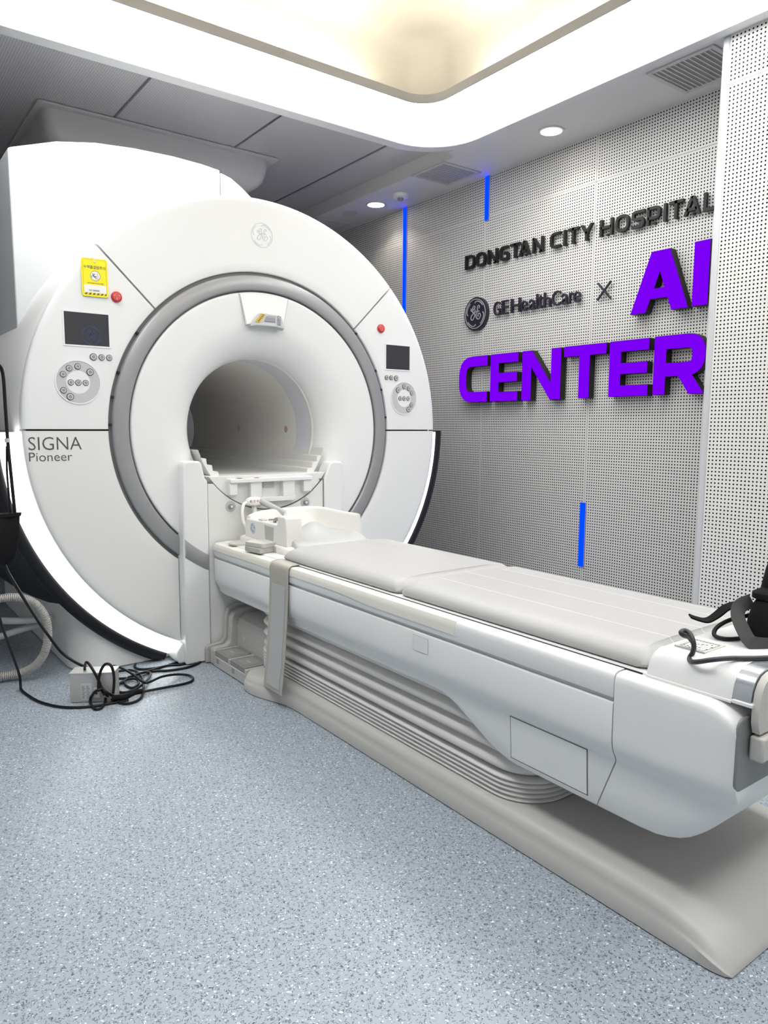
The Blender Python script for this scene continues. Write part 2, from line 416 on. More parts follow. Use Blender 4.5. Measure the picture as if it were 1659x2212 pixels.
for a in ((-2.6, 1.585, TY1+G_, 3.3), (TX1+G_, 1.585, -4.4, TY1+G_), (-2.6, TX0-G_, -4.4, TY1+G_), (TX0-G_, TX1+G_, -4.4, TY0-G_)):
    box(bm, a[0], a[1], a[2], a[3], PCH, PCH+0.05)
struct('ceiling', bm, M['ceilperf'])
bm = bmesh.new()          # raised tray with rounded corners and a soft fillet under its top
secs = []
for off, z in ((0, PCH-0.03), (0, 3.0), (0, 3.09), (0.010, 3.125), (0.026, 3.15), (0.05, 3.165), (0.075, 3.17)):
    secs.append([(x, y, z) for x, y in rr(TX0+off, TX1-off, TY0+off, TY1-off, 0.16-off*0.4, 8)])
loft(bm, secs, cap=False); bm.faces.new([v for v in bm.verts if abs(v.co.z-3.17) < 1e-5])
struct('ceiling_tray', bm, M['tray'], smooth=60)
# dark joint bars between the metal ceiling panels
for x in (-1.006, -0.243, 0.520, 1.283):
    b = bmesh.new(); box(b, x-0.006, x+0.006, 0.5, 3.3, PCH-0.004, PCH+0.001)
    struct('trim_2', b, M['alu'])
# crossing slats seen through the far end of the bore
t = empty('louvred_panel', (0.3, 3.29, 1.1)); tag(t, 'white louvred panel on the back wall, glimpsed through the scanner bore', 'panel')
obj('frame', boxbm(0.0, 0.9, 3.285, 3.3, 0.75, 1.5), M['grey'], t)
b = bmesh.new()
for k in range(16): box(b, 0.01, 0.89, 3.262, 3.284, 0.77+k*0.045, 0.79+k*0.045)
obj('slats', b, M['slat'], t)

# ------------------------------------------------------------------ ceiling fittings
LZ = 2.785
t = empty('ceiling_light', (-0.3, -1.6, LZ)); tag(t, 'huge glowing white rounded rectangular light ring hung under the raised ceiling tray', 'ceiling light')
N = 10
oi, oo, orim = (-0.977, 0.977, -3.3, -0.029, 0.15), (-1.476, 1.476, -3.8, 0.447, 0.33), (-1.53, 1.53, -3.855, 0.525, 0.38)
ri, ro, rm = rr(*oi, N), rr(*oo, N), rr(*orim, N)
b = bmesh.new(); loft(b, [[(x, y, LZ) for x, y in ri], [(x, y, LZ) for x, y in ro], [(x, y, LZ+0.012) for x, y in ro], [(x, y, LZ+0.012) for x, y in ri]], cap=False)
obj('diffuser', b, M['ringlight'], t, fix=True)
b = bmesh.new(); loft(b, [[(x, y, LZ-0.004) for x, y in rr(oo[0]-0.001, oo[1]+0.001, oo[2]-0.001, oo[3]+0.001, 0.331, N)], [(x, y, LZ-0.004) for x, y in rm], [(x, y, PCH-0.001) for x, y in rm]], cap=False)
obj('rim', b, M['rim'], t, smooth=40)
b = bmesh.new(); e = 0.006
loft(b, [[(x, y, LZ-0.003) for x, y in rr(oi[0]-e, oi[1]+e, oi[2]-e, oi[3]+e, 0.15+e, N)], [(x, y, LZ-0.003) for x, y in ri], [(x, y, LZ+0.04) for x, y in ri], [(x, y, LZ+0.04) for x, y in rr(oi[0]-e, oi[1]+e, oi[2]-e, oi[3]+e, 0.15+e, N)],
         [(x, y, LZ+0.013) for x, y in rr(oi[0]-e, oi[1]+e, oi[2]-e, oi[3]+e, 0.15+e, N)], [(x, y, LZ+0.013) for x, y in rr(-1.4, 1.4, -3.75, 0.40, 0.3, N)]], cap=False)
obj('inner_lip', b, M['lip'], t, smooth=40)
for x0, x1, y0, y1 in ((-0.72, 0.64, 0.025, 0.045), (1.03, 1.05, -2.9, -0.34), (-1.05, -1.03, -2.9, -0.34), (-0.72, 0.64, -3.375, -3.355)):
    b = bmesh.new(); box(b, x0, x1, y0, y1, LZ+0.016, LZ+0.022)
    obj('cove_strip', b, M['cove'], t)

def downlight(x, y, z, r, label):
    t = empty('downlight', (x, y, z)); tag(t, label, 'downlight', 'round recessed downlights')
    pl = lambda u, v, w_: (x+u, y+v, z-w_)
    b = bmesh.new(); ribbon(b, [((r+0.006)*math.cos(2*PI*i/40), (r+0.006)*math.sin(2*PI*i/40)) for i in range(40)], 0.014, pl, 0.0005, 0.006, closed=True)
    obj('trim_ring', b, M['rim'], t)
    b = bmesh.new(); disc_solid(b, (0, 0), r, pl, 0.0, 0.004, 40); obj('lens', b, M['down'], t)
    ld = bpy.data.lights.new('downlight_beam', 'SPOT'); ld.energy = SPOT_POWER; ld.color = (1.0, 0.93, 0.82); ld.spot_size = rad(128); ld.spot_blend = 0.5; ld.shadow_soft_size = r*0.8
    lo = bpy.data.objects.new('downlight_beam', ld); COL.objects.link(lo); lo.parent = t; lo.location = (0, 0, -0.012)
downlight(1.745, -0.214, CH, 0.062, 'round lit downlight in the soffit nearest the camera, between the two air grilles')
downlight(1.773, 1.541, CH, 0.066, 'round lit downlight in the soffit beside the smoke detector')
downlight(-0.05, -0.95, 3.17, 0.06, 'round downlight up in the raised ceiling tray at the top edge')
for y in (-3.6, -1.9): pass
def vent(x0, x1, y0, y1, label):
    t = empty('ceiling_vent', ((x0+x1)/2, (y0+y1)/2, CH)); tag(t, label, 'air vent', 'square louvred air grilles in the soffit')
    b = bmesh.new()
    f = 0.022
    for a in ((x0, x1, y0, y0+f), (x0, x1, y1-f, y1), (x0, x0+f, y0+f, y1-f), (x1-f, x1, y0+f, y1-f)): box(b, *a, CH-0.008, CH-0.0005)
    obj('frame', b, M['grille'], t, bevel=0.002)
    obj('back_plate', boxbm(x0+f, x1-f, y0+f, y1-f, CH-0.002, CH-0.0008), M['grille_dark'], t)
    b = bmesh.new(); n = 12
    for k in range(n):
        yy = y0+f+(y1-y0-2*f)*(k+0.5)/n
        prism(b, [(yy-0.0022, CH-0.0022), (yy-0.0022, CH-0.006), (yy+0.0022, CH-0.006), (yy+0.0022, CH-0.0022)], 'yz', x0+f, x1-f)
    obj('louvers', b, M['ceil'], t)
vent(1.575, 1.908, 0.525, 0.862, 'square grey air grille in the soffit behind the nearer downlight')
vent(1.57, 1.912, -1.29, -0.947, 'square grey air grille in the soffit at the upper right, partly behind the pillar')
vent(1.60, 1.93, 2.12, 2.45, 'dark air grille far back in the soffit, half hidden by the scanner')
t = empty('smoke_detector', (1.776, 1.237, CH)); tag(t, 'white round smoke detector on the soffit beside the farther downlight', 'smoke detector')
pl = lambda u, v, w_: (1.776+u, 1.237+v, CH-w_)
b = bmesh.new(); 
loft(b, [[(1.776+r*math.cos(2*PI*i/32), 1.237+r*math.sin(2*PI*i/32), CH-d) for i in range(32)] for r, d in ((0.06, 0.0), (0.06, 0.012), (0.052, 0.022), (0.028, 0.026))]); obj('base', b, M['shell2'], t, smooth=40)
b = bmesh.new(); loft(b, [[(1.776+r*math.cos(2*PI*i/24), 1.237+r*math.sin(2*PI*i/24), CH-d) for i in range(24)] for r, d in ((0.024, 0.0262), (0.022, 0.040), (0.012, 0.044))]); obj('sensor', b, M['grey'], t, smooth=40)
t = empty('ceiling_speaker', (1.742, 1.856, CH)); tag(t, 'flat grey round speaker cover in the soffit, left of the farther downlight', 'speaker')
b = bmesh.new(); disc_solid(b, (0, 0), 0.062, lambda u, v, w_: (1.742+u, 1.856+v, CH-w_), 0.0005, 0.004, 36); obj('grille_cover', b, M['grille'], t)

# moulded cowl where the magnet's duct meets the ceiling
t = empty('ceiling_cowl', (0.09, 1.9, PCH)); tag(t, 'grey moulded duct cowl hanging from the ceiling above the scanner', 'cowl')
b = bmesh.new()
loft(b, [[(x, y, PCH-0.002) for x, y in rr(-0.66, 0.845, 1.368, 2.66, 0.03)], [(x, y, PCH-0.016) for x, y in rr(-0.66, 0.845, 1.368, 2.66, 0.03)]])
obj('flange', b, M['cowl'], t, bevel=0.004)
b = bmesh.new()
loft(b, [[(x, y, z) for x, y in rr(-0.62+o, 0.80-o, 1.41+o, 2.62-o, 0.07)] for o, z in ((0.0, PCH-0.0165), (0.002, PCH-0.06), (0.010, PCH-0.10), (0.022, PCH-0.14), (0.045, PCH-0.172), (0.085, PCH-0.195), (0.13, PCH-0.21), (0.15, PCH-0.25), (0.155, PCH-0.40))])
obj('body', b, M['cowl'], t, smooth=50)

# ------------------------------------------------------------------ right wall: blue LED strips and sign letters
def led(y, z0, z1, label, wd=0.042):
    t = empty('led_strip', (WX, y, z0)); tag(t, label, 'light strip', 'vertical blue LED strips on the perforated wall')
    obj('channel', boxbm(WX-0.008, WX-0.0003, y-wd/2, y+wd/2, z0, z1), M['grey'], t)
    obj('diffuser', boxbm(WX-0.0105, WX-0.0081, y-wd/2+0.002, y+wd/2-0.002, z0+0.002, z1-0.002), M['blue'], t)
led(1.457, 1.55, 2.785, 'long blue LED strip on the wall beside the scanner, running down from the soffit')
led(0.553, 2.497, 2.788, 'short blue LED strip high on the wall, touching the soffit above the black letters')
led(-0.343, 0.236, 0.637, 'short blue LED strip low on the wall, just above the table')

def block_letter(ch, wd, h, s, bm, pl, d, mi=0, ms=None, sh=None):
    """square-cut sign letters made of strokes s wide in a wd x h cell"""
    sh = sh or s; a = s/2; x0, x1, y0, y1 = a, wd-a, a, h-a; r = h*0.30; m = h/2
    def R(p, c=False, k=r, w_=None): ribbon(bm, rpath(p, k, 5, c) if k else p, w_ or s, pl, 0.0, d, closed=c, mi=mi, mside=ms)
    if ch == 'D': R([(x0, 0), (x0, h)], k=0); R([(x0, y1), (x1, y1), (x1, y0), (x0, y0)], k=h*0.36)
    elif ch == 'O': R([(x0, y0), (x0, y1), (x1, y1), (x1, y0)], True, h*0.34)
    elif ch == 'N': R([(x0, 0), (x0, h)], k=0); R([(x1, 0), (x1, h)], k=0); poly_solid(bm, [(0, h), (s*1.05, h), (wd, 0), (wd-s*1.05, 0)], pl, 0, d, mi, ms)
    elif ch == 'G': R([(x1, y1), (x0, y1), (x0, y0), (x1, y0), (x1, m), (wd*0.5, m)])
    elif ch == 'T': R([(0, h-sh/2), (wd, h-sh/2)], k=0, w_=sh); R([(wd/2, 0), (wd/2, h)], k=0)
    elif ch == 'A':
        q = s*1.08
        poly_solid(bm, [(0, 0), (q, 0), (wd/2+q*0.42, h), (wd/2-q*0.58, h)], pl, 0, d, mi, ms)
        poly_solid(bm, [(wd-q, 0), (wd, 0), (wd/2+q*0.58, h), (wd/2-q*0.42, h)], pl, 0, d, mi, ms)
        R([(wd*0.2, h*0.30), (wd*0.8, h*0.30)], k=0, w_=sh)
    elif ch == 'C': R([(wd, y1), (x0, y1), (x0, y0), (wd, y0)])
    elif ch == 'I': R([(wd/2, 0), (wd/2, h)], k=0)
    elif ch == 'Y':
        q = s*1.1
        poly_solid(bm, [(0, h), (q, h), (wd/2+s*0.5, m*0.95), (wd/2-s*0.5, m*0.8)], pl, 0, d, mi, ms)
        poly_solid(bm, [(wd-q, h), (wd, h), (wd/2+s*0.5, m*0.8), (wd/2-s*0.5, m*0.95)], pl, 0, d, mi, ms)
        R([(wd/2, 0), (wd/2, m)], k=0)
    elif ch == 'H': R([(x0, 0), (x0, h)], k=0); R([(x1, 0), (x1, h)], k=0); R([(x0, m), (x1, m)], k=0)
    elif ch == 'S': R([(wd, y1), (x0, y1), (x0, m), (x1, m), (x1, y0), (0, y0)], k=h*0.22)
    elif ch == 'P': R([(x0, 0), (x0, h)], k=0); R([(x0, y1), (x1, y1), (x1, h*0.36), (x0, h*0.36)], k=h*0.22)
    elif ch == 'L': R([(x0, h), (x0, y0), (wd, y0)], k=0)
    elif ch == 'E': R([(x0, 0), (x0, h)], k=0); [R([(a, yy), (wd, yy)], k=0, w_=sh) for yy in (sh/2, h-sh/2)]; R([(a, m), (wd*0.97, m)], k=0, w_=sh)
    elif ch == 'R':
        R([(x0, 0), (x0, h)], k=0); R([(x0, y1), (x1, y1), (x1, h*0.42), (x0, h*0.42)], k=h*0.3)
        poly_solid(bm, [(wd*0.42, h*0.42), (wd*0.42+s*1.12, h*0.42), (wd, 0), (wd-s*1.15, 0)], pl, 0, d, mi, ms)
ORD = ['first', 'second', 'third', 'fourth', 'fifth', 'sixth', 'seventh', 'eighth', 'ninth', 'tenth']
words = [[('D', 0.737, 0.644), ('O', 0.629, 0.536), ('N', 0.514, 0.424), ('G', 0.403, 0.319), ('T', 0.306, 0.218), ('A', 0.228, 0.133), ('N', 0.111, 0.024)],
         [('C', -0.034, -0.115), ('I', -0.137, -0.157), ('T', -0.172, -0.252), ('Y', -0.266, -0.355)],
         [('H', -0.406, -0.494), ('O', -0.513, -0.602), ('S', -0.620, -0.700), ('P', -0.715, -0.797), ('I', -0.815, -0.835), ('T', -0.848, -0.930), ('A', -0.935, -1.028), ('L', -1.044, -1.125)]]
for wi, word in enumerate(words):
    for k, (ch, ya, yb) in enumerate(word):
        t = empty('sign_letter', (WX, ya, 2.196))
        tag(t, f'black raised capital {ch}, {ORD[k]} letter of the {ORD[wi]} word in the top sign line', 'letter', 'black letters of the top sign line')
        b = bmesh.new(); block_letter(ch, ya-yb, 0.094, 0.0160, b, wall_place(WX-0.012, ya, 2.196), 0.02); obj('letter_body', b, M['signblack'], t)
        b = bmesh.new(); box(b, WX-0.0121, WX-0.0004, (ya+yb)/2-0.006, (ya+yb)/2+0.006, 2.198, 2.21); obj('stand_off', b, M['signblack'], t)
big = [('C', 0.746, 0.463, 1.267, 0.318, 0), ('E', 0.433, 0.180, 1.267, 0.318, 0), ('N', 0.143, -0.176, 1.267, 0.318, 0), ('T', -0.199, -0.508, 1.270, 0.316, 0), ('E', -0.531, -0.788, 1.272, 0.315, 0), ('R', -0.820, -1.118, 1.274, 0.315, 0),
       ('A', -0.657, -1.005, 1.722, 0.321, 1), ('I', -1.025, -1.112, 1.723, 0.325, 1)]
for k, (ch, ya, yb, z0, h, row) in enumerate(big):
    t = empty('channel_letter', (WX, ya, z0))
    nth = ORD[k-6] if row else ORD[k]
    tag(t, f'large glowing purple capital {ch} with black sides, {nth} letter of the {"upper" if row else "lower"} purple word', 'letter', 'glowing purple channel letters')
    s = {'I': 0.087, 'A': 0.090, 'C': 0.072, 'R': 0.074}.get(ch, 0.078); sh = 0.064 if ch != 'A' else 0.056
    b = bmesh.new(); block_letter(ch, ya-yb, h, s, b, wall_place(WX-0.008, ya, z0), 0.048, sh=sh); obj('letter_body', b, M['signblack'], t)
    b = bmesh.new(); block_letter(ch, ya-yb-0.004, h-0.004, s-0.004, b, wall_place(WX-0.0563, ya-0.002, z0+0.002), 0.004, sh=sh-0.004); obj('light_face', b, M['purple'], t)
    xo = (ya-yb)/2 if ch in 'TAI' else 0.045; zo = h*0.88 if ch == 'A' else h*0.5
    b = bmesh.new(); box(b, WX-0.0081, WX-0.0004, ya-xo-0.012, ya-xo+0.012, z0+zo-0.015, z0+zo+0.015); obj('stand_off', b, M['signblack'], t)
small = [('G', 0.452, 0.391, 0), ('E', 0.373, 0.315, 0), ('H', 0.289, 0.208, 0), ('e', 0.201, 0.144, 1), ('a', 0.131, 0.080, 1), ('l', 0.069, 0.058, 2), ('t', 0.051, 0.017, 3), ('h', 0.008, -0.048, 2), ('C', -0.059, -0.126, 0), ('a', -0.135, -0.186, 1), ('r', -0.194, -0.224, 1), ('e', -0.226, -0.280, 1)]
for k, (ch, ya, yb, ty) in enumerate(small):
    t = empty('sign_letter', (WX, ya, 1.845))
    word, j = ('second', k-2) if k >= 2 else ('first', k)
    tag(t, f'thin dark letter {ch}, {ORD[j]} letter of the {word} word beside the round emblem', 'letter', 'thin dark letters of the middle sign line')
    h = (0.092, 0.066, 0.094, 0.084)[ty]
    obj('letter_body', text_bm(ch, wall_place(WX-0.012, ya, 1.846), 0, ya-yb, 0, h, 0.0, 0.016, thin=-0.002), M['signdark'], t)
    obj('stand_off', boxbm(WX-0.0121, WX-0.0004, ya-0.007, ya-0.003, 1.87, 1.876), M['signdark'], t)
t = empty('sign_letter', (WX, -0.40, 1.84)); tag(t, 'thin dark X between the middle sign line and the large purple A', 'letter')
b = bmesh.new(); pl = wall_place(WX-0.012, -0.40, 1.84); ribbon(b, [(0, 0), (0.092, 0.098)], 0.008, pl, 0, 0.014); ribbon(b, [(0, 0.098), (0.092, 0)], 0.008, pl, 0.0, 0.0135); obj('letter_body', b, M['signdark'], t)
obj('stand_off', boxbm(WX-0.0121, WX-0.0004, -0.448, -0.444, 1.887, 1.891), M['signdark'], t)
t = empty('sign_emblem', (WX, 0.625, 1.881)); tag(t, 'dark violet round wall emblem with a curly script monogram', 'emblem')
pl = wall_place(WX-0.010, 0.626, 1.881)
b = bmesh.new(); disc_solid(b, (0, 0), 0.114, pl, -0.0095, 0.016, 64); obj('disc', b, M['signdark'], t)
b = bmesh.new(); monogram(b, (0, 0), 0.104, pl, 0.0158, 0.0195, 0.055); obj('monogram', b, M['logogrey'], t)

# ------------------------------------------------------------------ MRI scanner
mri = empty('mri_scanner', (0, 0.9, 0)); tag(mri, 'huge white ring-shaped MRI scanner with a grey ring around its bore', 'MRI scanner')
def part(name, bm, m, p=None, **k): return obj(name, bm, m, p or mri, **k)
FR = 1.075      # radius of the round front
def sector(bm, r0, r1, t0, t1, y0, y1, bev=0.012, gap=0.004, nr=8, nt=48):
    """front cover panel: annular sector with softened rims; t0, t1 may depend on the radius"""
    f0 = t0 if callable(t0) else (lambda r: t0); f1 = t1 if callable(t1) else (lambda r: t1)
    rs = [(r0+0.003, y1), (r0+0.003, y0+0.005), (r0+0.005, y0+0.0015), (r0+0.009, y0)]
    rs += [(r0+(r1-r0)*k/nr, y0) for k in range(1, nr)]
    rs += [(r1-bev*2, y0), (r1-bev*1.1, y0+bev*0.12), (r1-bev*0.45, y0+bev*0.4), (r1-bev*0.1, y0+bev*0.9), (r1, y0+bev*1.7), (r1, y1)]
    rows = []
    for i in range(nt+1):
        row = []
        for r, y in rs:
            g = math.degrees(gap/r)
            a, b = f0(r)+g, f1(r)-g
            t = rad(a+(b-a)*i/nt); row.append(bm.verts.new((r*math.cos(t), y, ZC+r*math.sin(t))))
        rows.append(row)
    for i in range(nt):
        for k in range(len(rs)-1): bm.faces.new((rows[i][k], rows[i][k+1], rows[i+1][k+1], rows[i+1][k]))
    bm.faces.new(rows[0]); bm.faces.new(rows[-1])
TX = 0.447
def lo_l(r): return 180+math.degrees(math.acos(max(-1, min(1, TX/r))))
def lo_r(r): return 360-math.degrees(math.acos(max(-1, min(1, TX/r))))
b = bmesh.new(); sector(b, 0.735, FR, 45, 135, 0.0, 0.05, nt=90); top_cover = part('top_cover', b, M['shell'], smooth=40)
b = bmesh.new(); sector(b, 0.735, FR, 135, 180, 0.0, 0.05); cp_l = part('control_panel', b, M['shell'], smooth=40)
b = bmesh.new(); sector(b, 0.735, FR, 0, 45, 0.0, 0.05); cp_r = part('control_panel', b, M['shell'], smooth=40)
b = bmesh.new(); sector(b, 0.735, FR, 180, lo_l, 0.0, 0.05, nt=60); low_l = part('lower_cover', b, M['shell2'], smooth=40)
b = bmesh.new(); sector(b, 0.735, FR, lo_r, 360, 0.0, 0.05, nt=60); low_r = part('lower_cover', b, M['shell'], smooth=40)
b = bmesh.new(); lathe(b, [(0.64, 0.03), (1.05, 0.03), (1.05, 0.05), (0.64, 0.05)], closed_prof=True); part('seam_backing', b, M['backing'], smooth=40)
# grey ring and the dark gaps each side of it
b = bmesh.new(); lathe(b, [(0.655, 0.03), (0.655, -0.006), (0.658, -0.010), (0.664, -0.012), (0.712, -0.010), (0.720, -0.006), (0.724, 0.002), (0.724, 0.03)]); ring = part('bore_ring', b, M['ring'], smooth=35)
b = bmesh.new(); lathe(b, [(0.724, 0.012), (0.7365, 0.012)]); lathe(b, [(0.643, 0.010), (0.656, 0.010)]); part('ring_gap', b, M['ringdark'])
clip = [(-138, 1), (-153.5, 1), (-164, 1), (176, 1), (147, 1), (163.5, 1), (170, 1), (43.2, 1), (28, 1), (18, 1), (7, 1)]
for a in (145.5, 160.5, 169, 178.2, 43.0, 25.5, 17.2, 5.5):
    b = bmesh.new(); lathe(b, [(0.7255, 0.010), (0.7255, -0.001), (0.7365, -0.001), (0.7365, 0.010)], a-0.35, a+0.35, n=2, cap=True); o_ = part('retaining_clip', b, M['dark'])
# funnel leading into the bore
b = bmesh.new(); prof = [(0.646, 0.03), (0.646, -0.002), (0.643, -0.005), (0.636, -0.006)]
for k in range(0, 9): prof.append((0.63-0.10*k/8, -0.006+0.004*(k/8)**2))
for k in range(1, 25):
    a = rad(90*k/24); prof.append((0.53-0.18*math.sin(a)**0.92, -0.002+0.132*(1-math.cos(a))))
lathe(b, prof, n=160); funnel = part('funnel', b, M['shell'], smooth=60)
b = bmesh.new(); lathe(b, [(0.35, 0.129), (0.345, 0.135), (0.345, 0.150), (0.349, 0.155)]); part('throat_lip', b, M['shell2'], smooth=40)
b = bmesh.new(); lathe(b, [(0.350, 0.15), (0.350, 0.308)]); part('bore_band', b, M['boreband'], smooth=40)
b = bmesh.new(); lathe(b, [(0.3495, 0.308), (0.347, 0.314), (0.347, 1.742), (0.42, 1.765)]); liner = part('bore_liner', b, M['bore'], smooth=50)
for y in (0.42, 1.02):      # little printed target marks inside the tube
    b = bmesh.new()
    for r in (0.004, 0.010, 0.016):
        rows = []
        for i in range(25):
            t = 2*PI*i/24; 
            for dr in (0, 0.0025):
                yy = y+(r+dr)*math.cos(t); an = (r+dr)*math.sin(t)/0.346+rad(0.5)
                rows.append(b.verts.new((0.3455*math.cos(an), yy, ZC+0.3455*math.sin(an))))
        for i in range(24): b.faces.new((rows[2*i], rows[2*i+1], rows[2*i+3], rows[2*i+2]))
    obj('target_mark', b, M['redline'], liner)
# alignment light unit over the bore
lz = empty('alignment_light', (0, 0, 1.64)); lz.parent = mri; lz.matrix_parent_inverse = Matrix.Translation(-mri.location)
b = bmesh.new()
def arcpts(r, a0, a1, n): return [(r*math.cos(rad(a0+(a1-a0)*i/n)), ZC+r*math.sin(rad(a0+(a1-a0)*i/n))) for i in range(n+1)]
front = arcpts(0.642, 101.2, 78.6, 10)
lowe = [(0.090, 1.566), (0.05, 1.573), (0.0, 1.576), (-0.05, 1.573), (-0.098, 1.566)]
poly = front+lowe
A = [b.verts.new((x, -0.0085, z)) for x, z in front]+[b.verts.new((x, -0.024, z)) for x, z in lowe]
Bk = [b.verts.new((x, 0.02, z)) for x, z in poly]
b.faces.new(A); b.faces.new(Bk)
for i in range(len(A)): b.faces.new((A[i], A[(i+1) % len(A)], Bk[(i+1) % len(A)], Bk[i]))
obj('cover', b, M['shell'], mri).name = 'laser_cover'
lc = bpy.data.objects['laser_cover']; bpy.data.objects.remove(lz)
b = bmesh.new()
def lpl(u, v, w_): return (u, -0.0265-w_*0.8-(1.0-v)*0.012, 1.556+v*0.065+w_*0.35)   # tilted under-face of the unit
poly_solid(b, [(-0.092, -0.02), (-0.05, 0.06), (0.0, 0.08), (0.05, 0.06), (0.088, -0.02), (0.083, 0.62), (0.078, 0.86), (0.068, 0.95), (-0.03, 1.0), (-0.045, 0.95)], lpl, -0.02, 0.008)
obj('light_housing', b, M['laserbox'], lc, bevel=0.003)
b = bmesh.new(); poly_solid(b, [(-0.018, 0.38), (0.040, 0.38), (0.042, 0.72), (-0.005, 0.72)], lpl, 0.006, 0.0115); obj('light_window', b, M['window'], lc)
b = bmesh.new(); poly_solid(b, [(-0.004, 0.66), (0.042, 0.64), (0.043, 0.82), (0.002, 0.82)], lpl, 0.006, 0.0120); obj('window_frame', b, M['grey'], lc)
b = bmesh.new(); poly_solid(b, [(-0.066, 0.28), (-0.042, 0.24), (-0.006, 0.88), (-0.032, 0.93)], lpl, 0.006, 0.0112, 0)
for k in range(5):
    v0 = 0.33+k*0.115; poly_solid(b, [(-0.055+k*0.0068, v0), (-0.045+k*0.0068, v0-0.02), (-0.042+k*0.0068, v0+0.04), (-0.051+k*0.0068, v0+0.06)], lpl, 0.0110, 0.0116, 1)
obj('warning_label', b, [M['ylabel'], M['print']], lc)
b = bmesh.new(); ribbon(b, [(0.050, 0.2), (0.066, 0.17), (0.070, 0.85), (0.055, 0.86)], 0.0016, lpl, 0.006, 0.0112, closed=True)
for k in range(6): poly_solid(b, [(0.0545, 0.27+k*0.09), (0.064, 0.26+k*0.09), (0.0643, 0.28+k*0.09), (0.0548, 0.29+k*0.09)], lpl, 0.006, 0.0112)
obj('printed_label', b, M['btni'], lc)
b = bmesh.new(); pl = face_place(-0.006)
# (engraved lines either side of the unit)
for s in (-1, 1):
    ribbon(b, [(s*0.131, 1.705), (s*0.128, 1.70), (s*0.097, 1.566)], 0.004, pl, -0.002, 0.002)
obj('cover_joint', b, M['dial'], lc)

# control panels: screen, stop button, keys
def button(x, z, r, parent, name='push_button'):
    b = bmesh.new(); pl = face_place(0.0)
    disc_solid(b, (x, z), r, pl, -0.002, 0.0035, 20, 0); disc_solid(b, (x, z), r*0.80, pl, 0.0034, 0.0055, 20, 1)
    disc_solid(b, (x, z), r*0.50, pl, 0.0054, 0.0060, 14, 2)
    obj(name, b, [M['btnr'], M['btn'], M['btni']], parent)
def stop(x, z, r, parent):
    b = bmesh.new(); pl = face_place(0.0)
    loft(b, [[pl(x+k*r*math.cos(2*PI*i/32), z+k*r*math.sin(2*PI*i/32), d) for i in range(32)] for k, d in ((1, -0.002), (1, 0.006), (0.9, 0.0095), (0.6, 0.0105))])
    for f in b.faces: f.smooth = True
    ribbon(b, [(x+0.56*r*math.cos(2*PI*i/24), z+0.56*r*math.sin(2*PI*i/24)) for i in range(24)], r*0.09, pl, 0.0085, 0.0112, closed=True, mi=1)
    ribbon(b, [(x-0.45*r, z+0.25*r), (x+0.45*r, z+0.25*r), (x, z-0.5*r)], r*0.09, pl, 0.0085, 0.0112, closed=True, mi=1)
    ribbon(b, [(x, z+0.15*r), (x, z-0.25*r)], r*0.12, pl, 0.0085, 0.0112, mi=1)
    tag(obj('stop_button', b, [M['red'], M['redline']], parent), 'round red stop button')
def screen(x0, x1, z0, z1, parent, reflected_logo=False):
    pl = face_place(0.0); b = bmesh.new(); f = 0.006
    ribbon(b, [(x0-f/2, z0-f/2), (x1+f/2, z0-f/2), (x1+f/2, z1+f/2), (x0-f/2, z1+f/2)], f, pl, -0.003, 0.0025, closed=True)
    obj('screen_frame', b, M['dialw'], parent)
    b = bmesh.new(); poly_solid(b, [(x0, z0), (x1, z0), (x1, z1), (x0, z1)], pl, -0.004, 0.001, 0)
    if reflected_logo: monogram(b, ((x0+x1)/2+0.016, z0+0.042), 0.040, pl, 0.0005, 0.0014, 0.09, mi=1)  # emblem reflected in the glass, painted on as a dim blue glow
    tag(obj('display_screen', b, [M['screen'], M['screenreflection']], parent), 'dark glass display screen')
def dial(x, z, parent):
    pl = face_place(0.0); b = bmesh.new(); n = 48
    ribbon(b, [(x+0.0665*math.cos(2*PI*i/n), z+0.0665*math.sin(2*PI*i/n)) for i in range(n)], 0.039, pl, -0.002, 0.0015, closed=True)
    obj('dial_ring', b, M['dial'], parent)
    b = bmesh.new(); ribbon(b, [(x+0.0885*math.cos(2*PI*i/n), z+0.0885*math.sin(2*PI*i/n)) for i in range(n)], 0.005, pl, -0.002, 0.003, closed=True)
    disc_solid(b, (x, z), 0.047, pl, -0.002, 0.002, 40); obj('dial_centre', b, M['dialw'], parent)
screen(-0.898, -0.722, 1.422, 1.553, cp_l, True); screen(0.727, 0.889, 1.404, 1.532, cp_r)
stop(-0.686, 1.630, 0.0225, cp_l); stop(0.692, 1.613, 0.0225, cp_r)
for x, z, r in ((-0.789, 1.377, .0145), (-0.756, 1.377, .0125), (-0.725, 1.377, .0125)): button(x, z, r, cp_l)
for x, z, r in ((0.733, 1.358, .0125), (0.763, 1.358, .0125), (0.797, 1.357, .0145)): button(x, z, r, cp_r)
dial(-0.853, 1.271, cp_l); dial(0.852, 1.250, cp_r)
for x, z, r in ((-0.911, 1.301, .0125), (-0.887, 1.326, .0125), (-0.853, 1.335, .0125), (-0.805, 1.314, .0145), (-0.882, 1.269, .0125), (-0.853, 1.269, .0125), (-0.824, 1.269, .0125), (-0.912, 1.236, .0125), (-0.887, 1.211, .0145)): button(x, z, r, cp_l)
for x, z, r in ((0.810, 1.293, .0145), (0.852, 1.314, .0125), (0.884, 1.303, .0125), (0.906, 1.280, .0125), (0.825, 1.249, .0125), (0.853, 1.249, .0125), (0.881, 1.249, .0125), (0.905, 1.215, .0125), (0.884, 1.190, .0145)): button(x, z, r, cp_r)
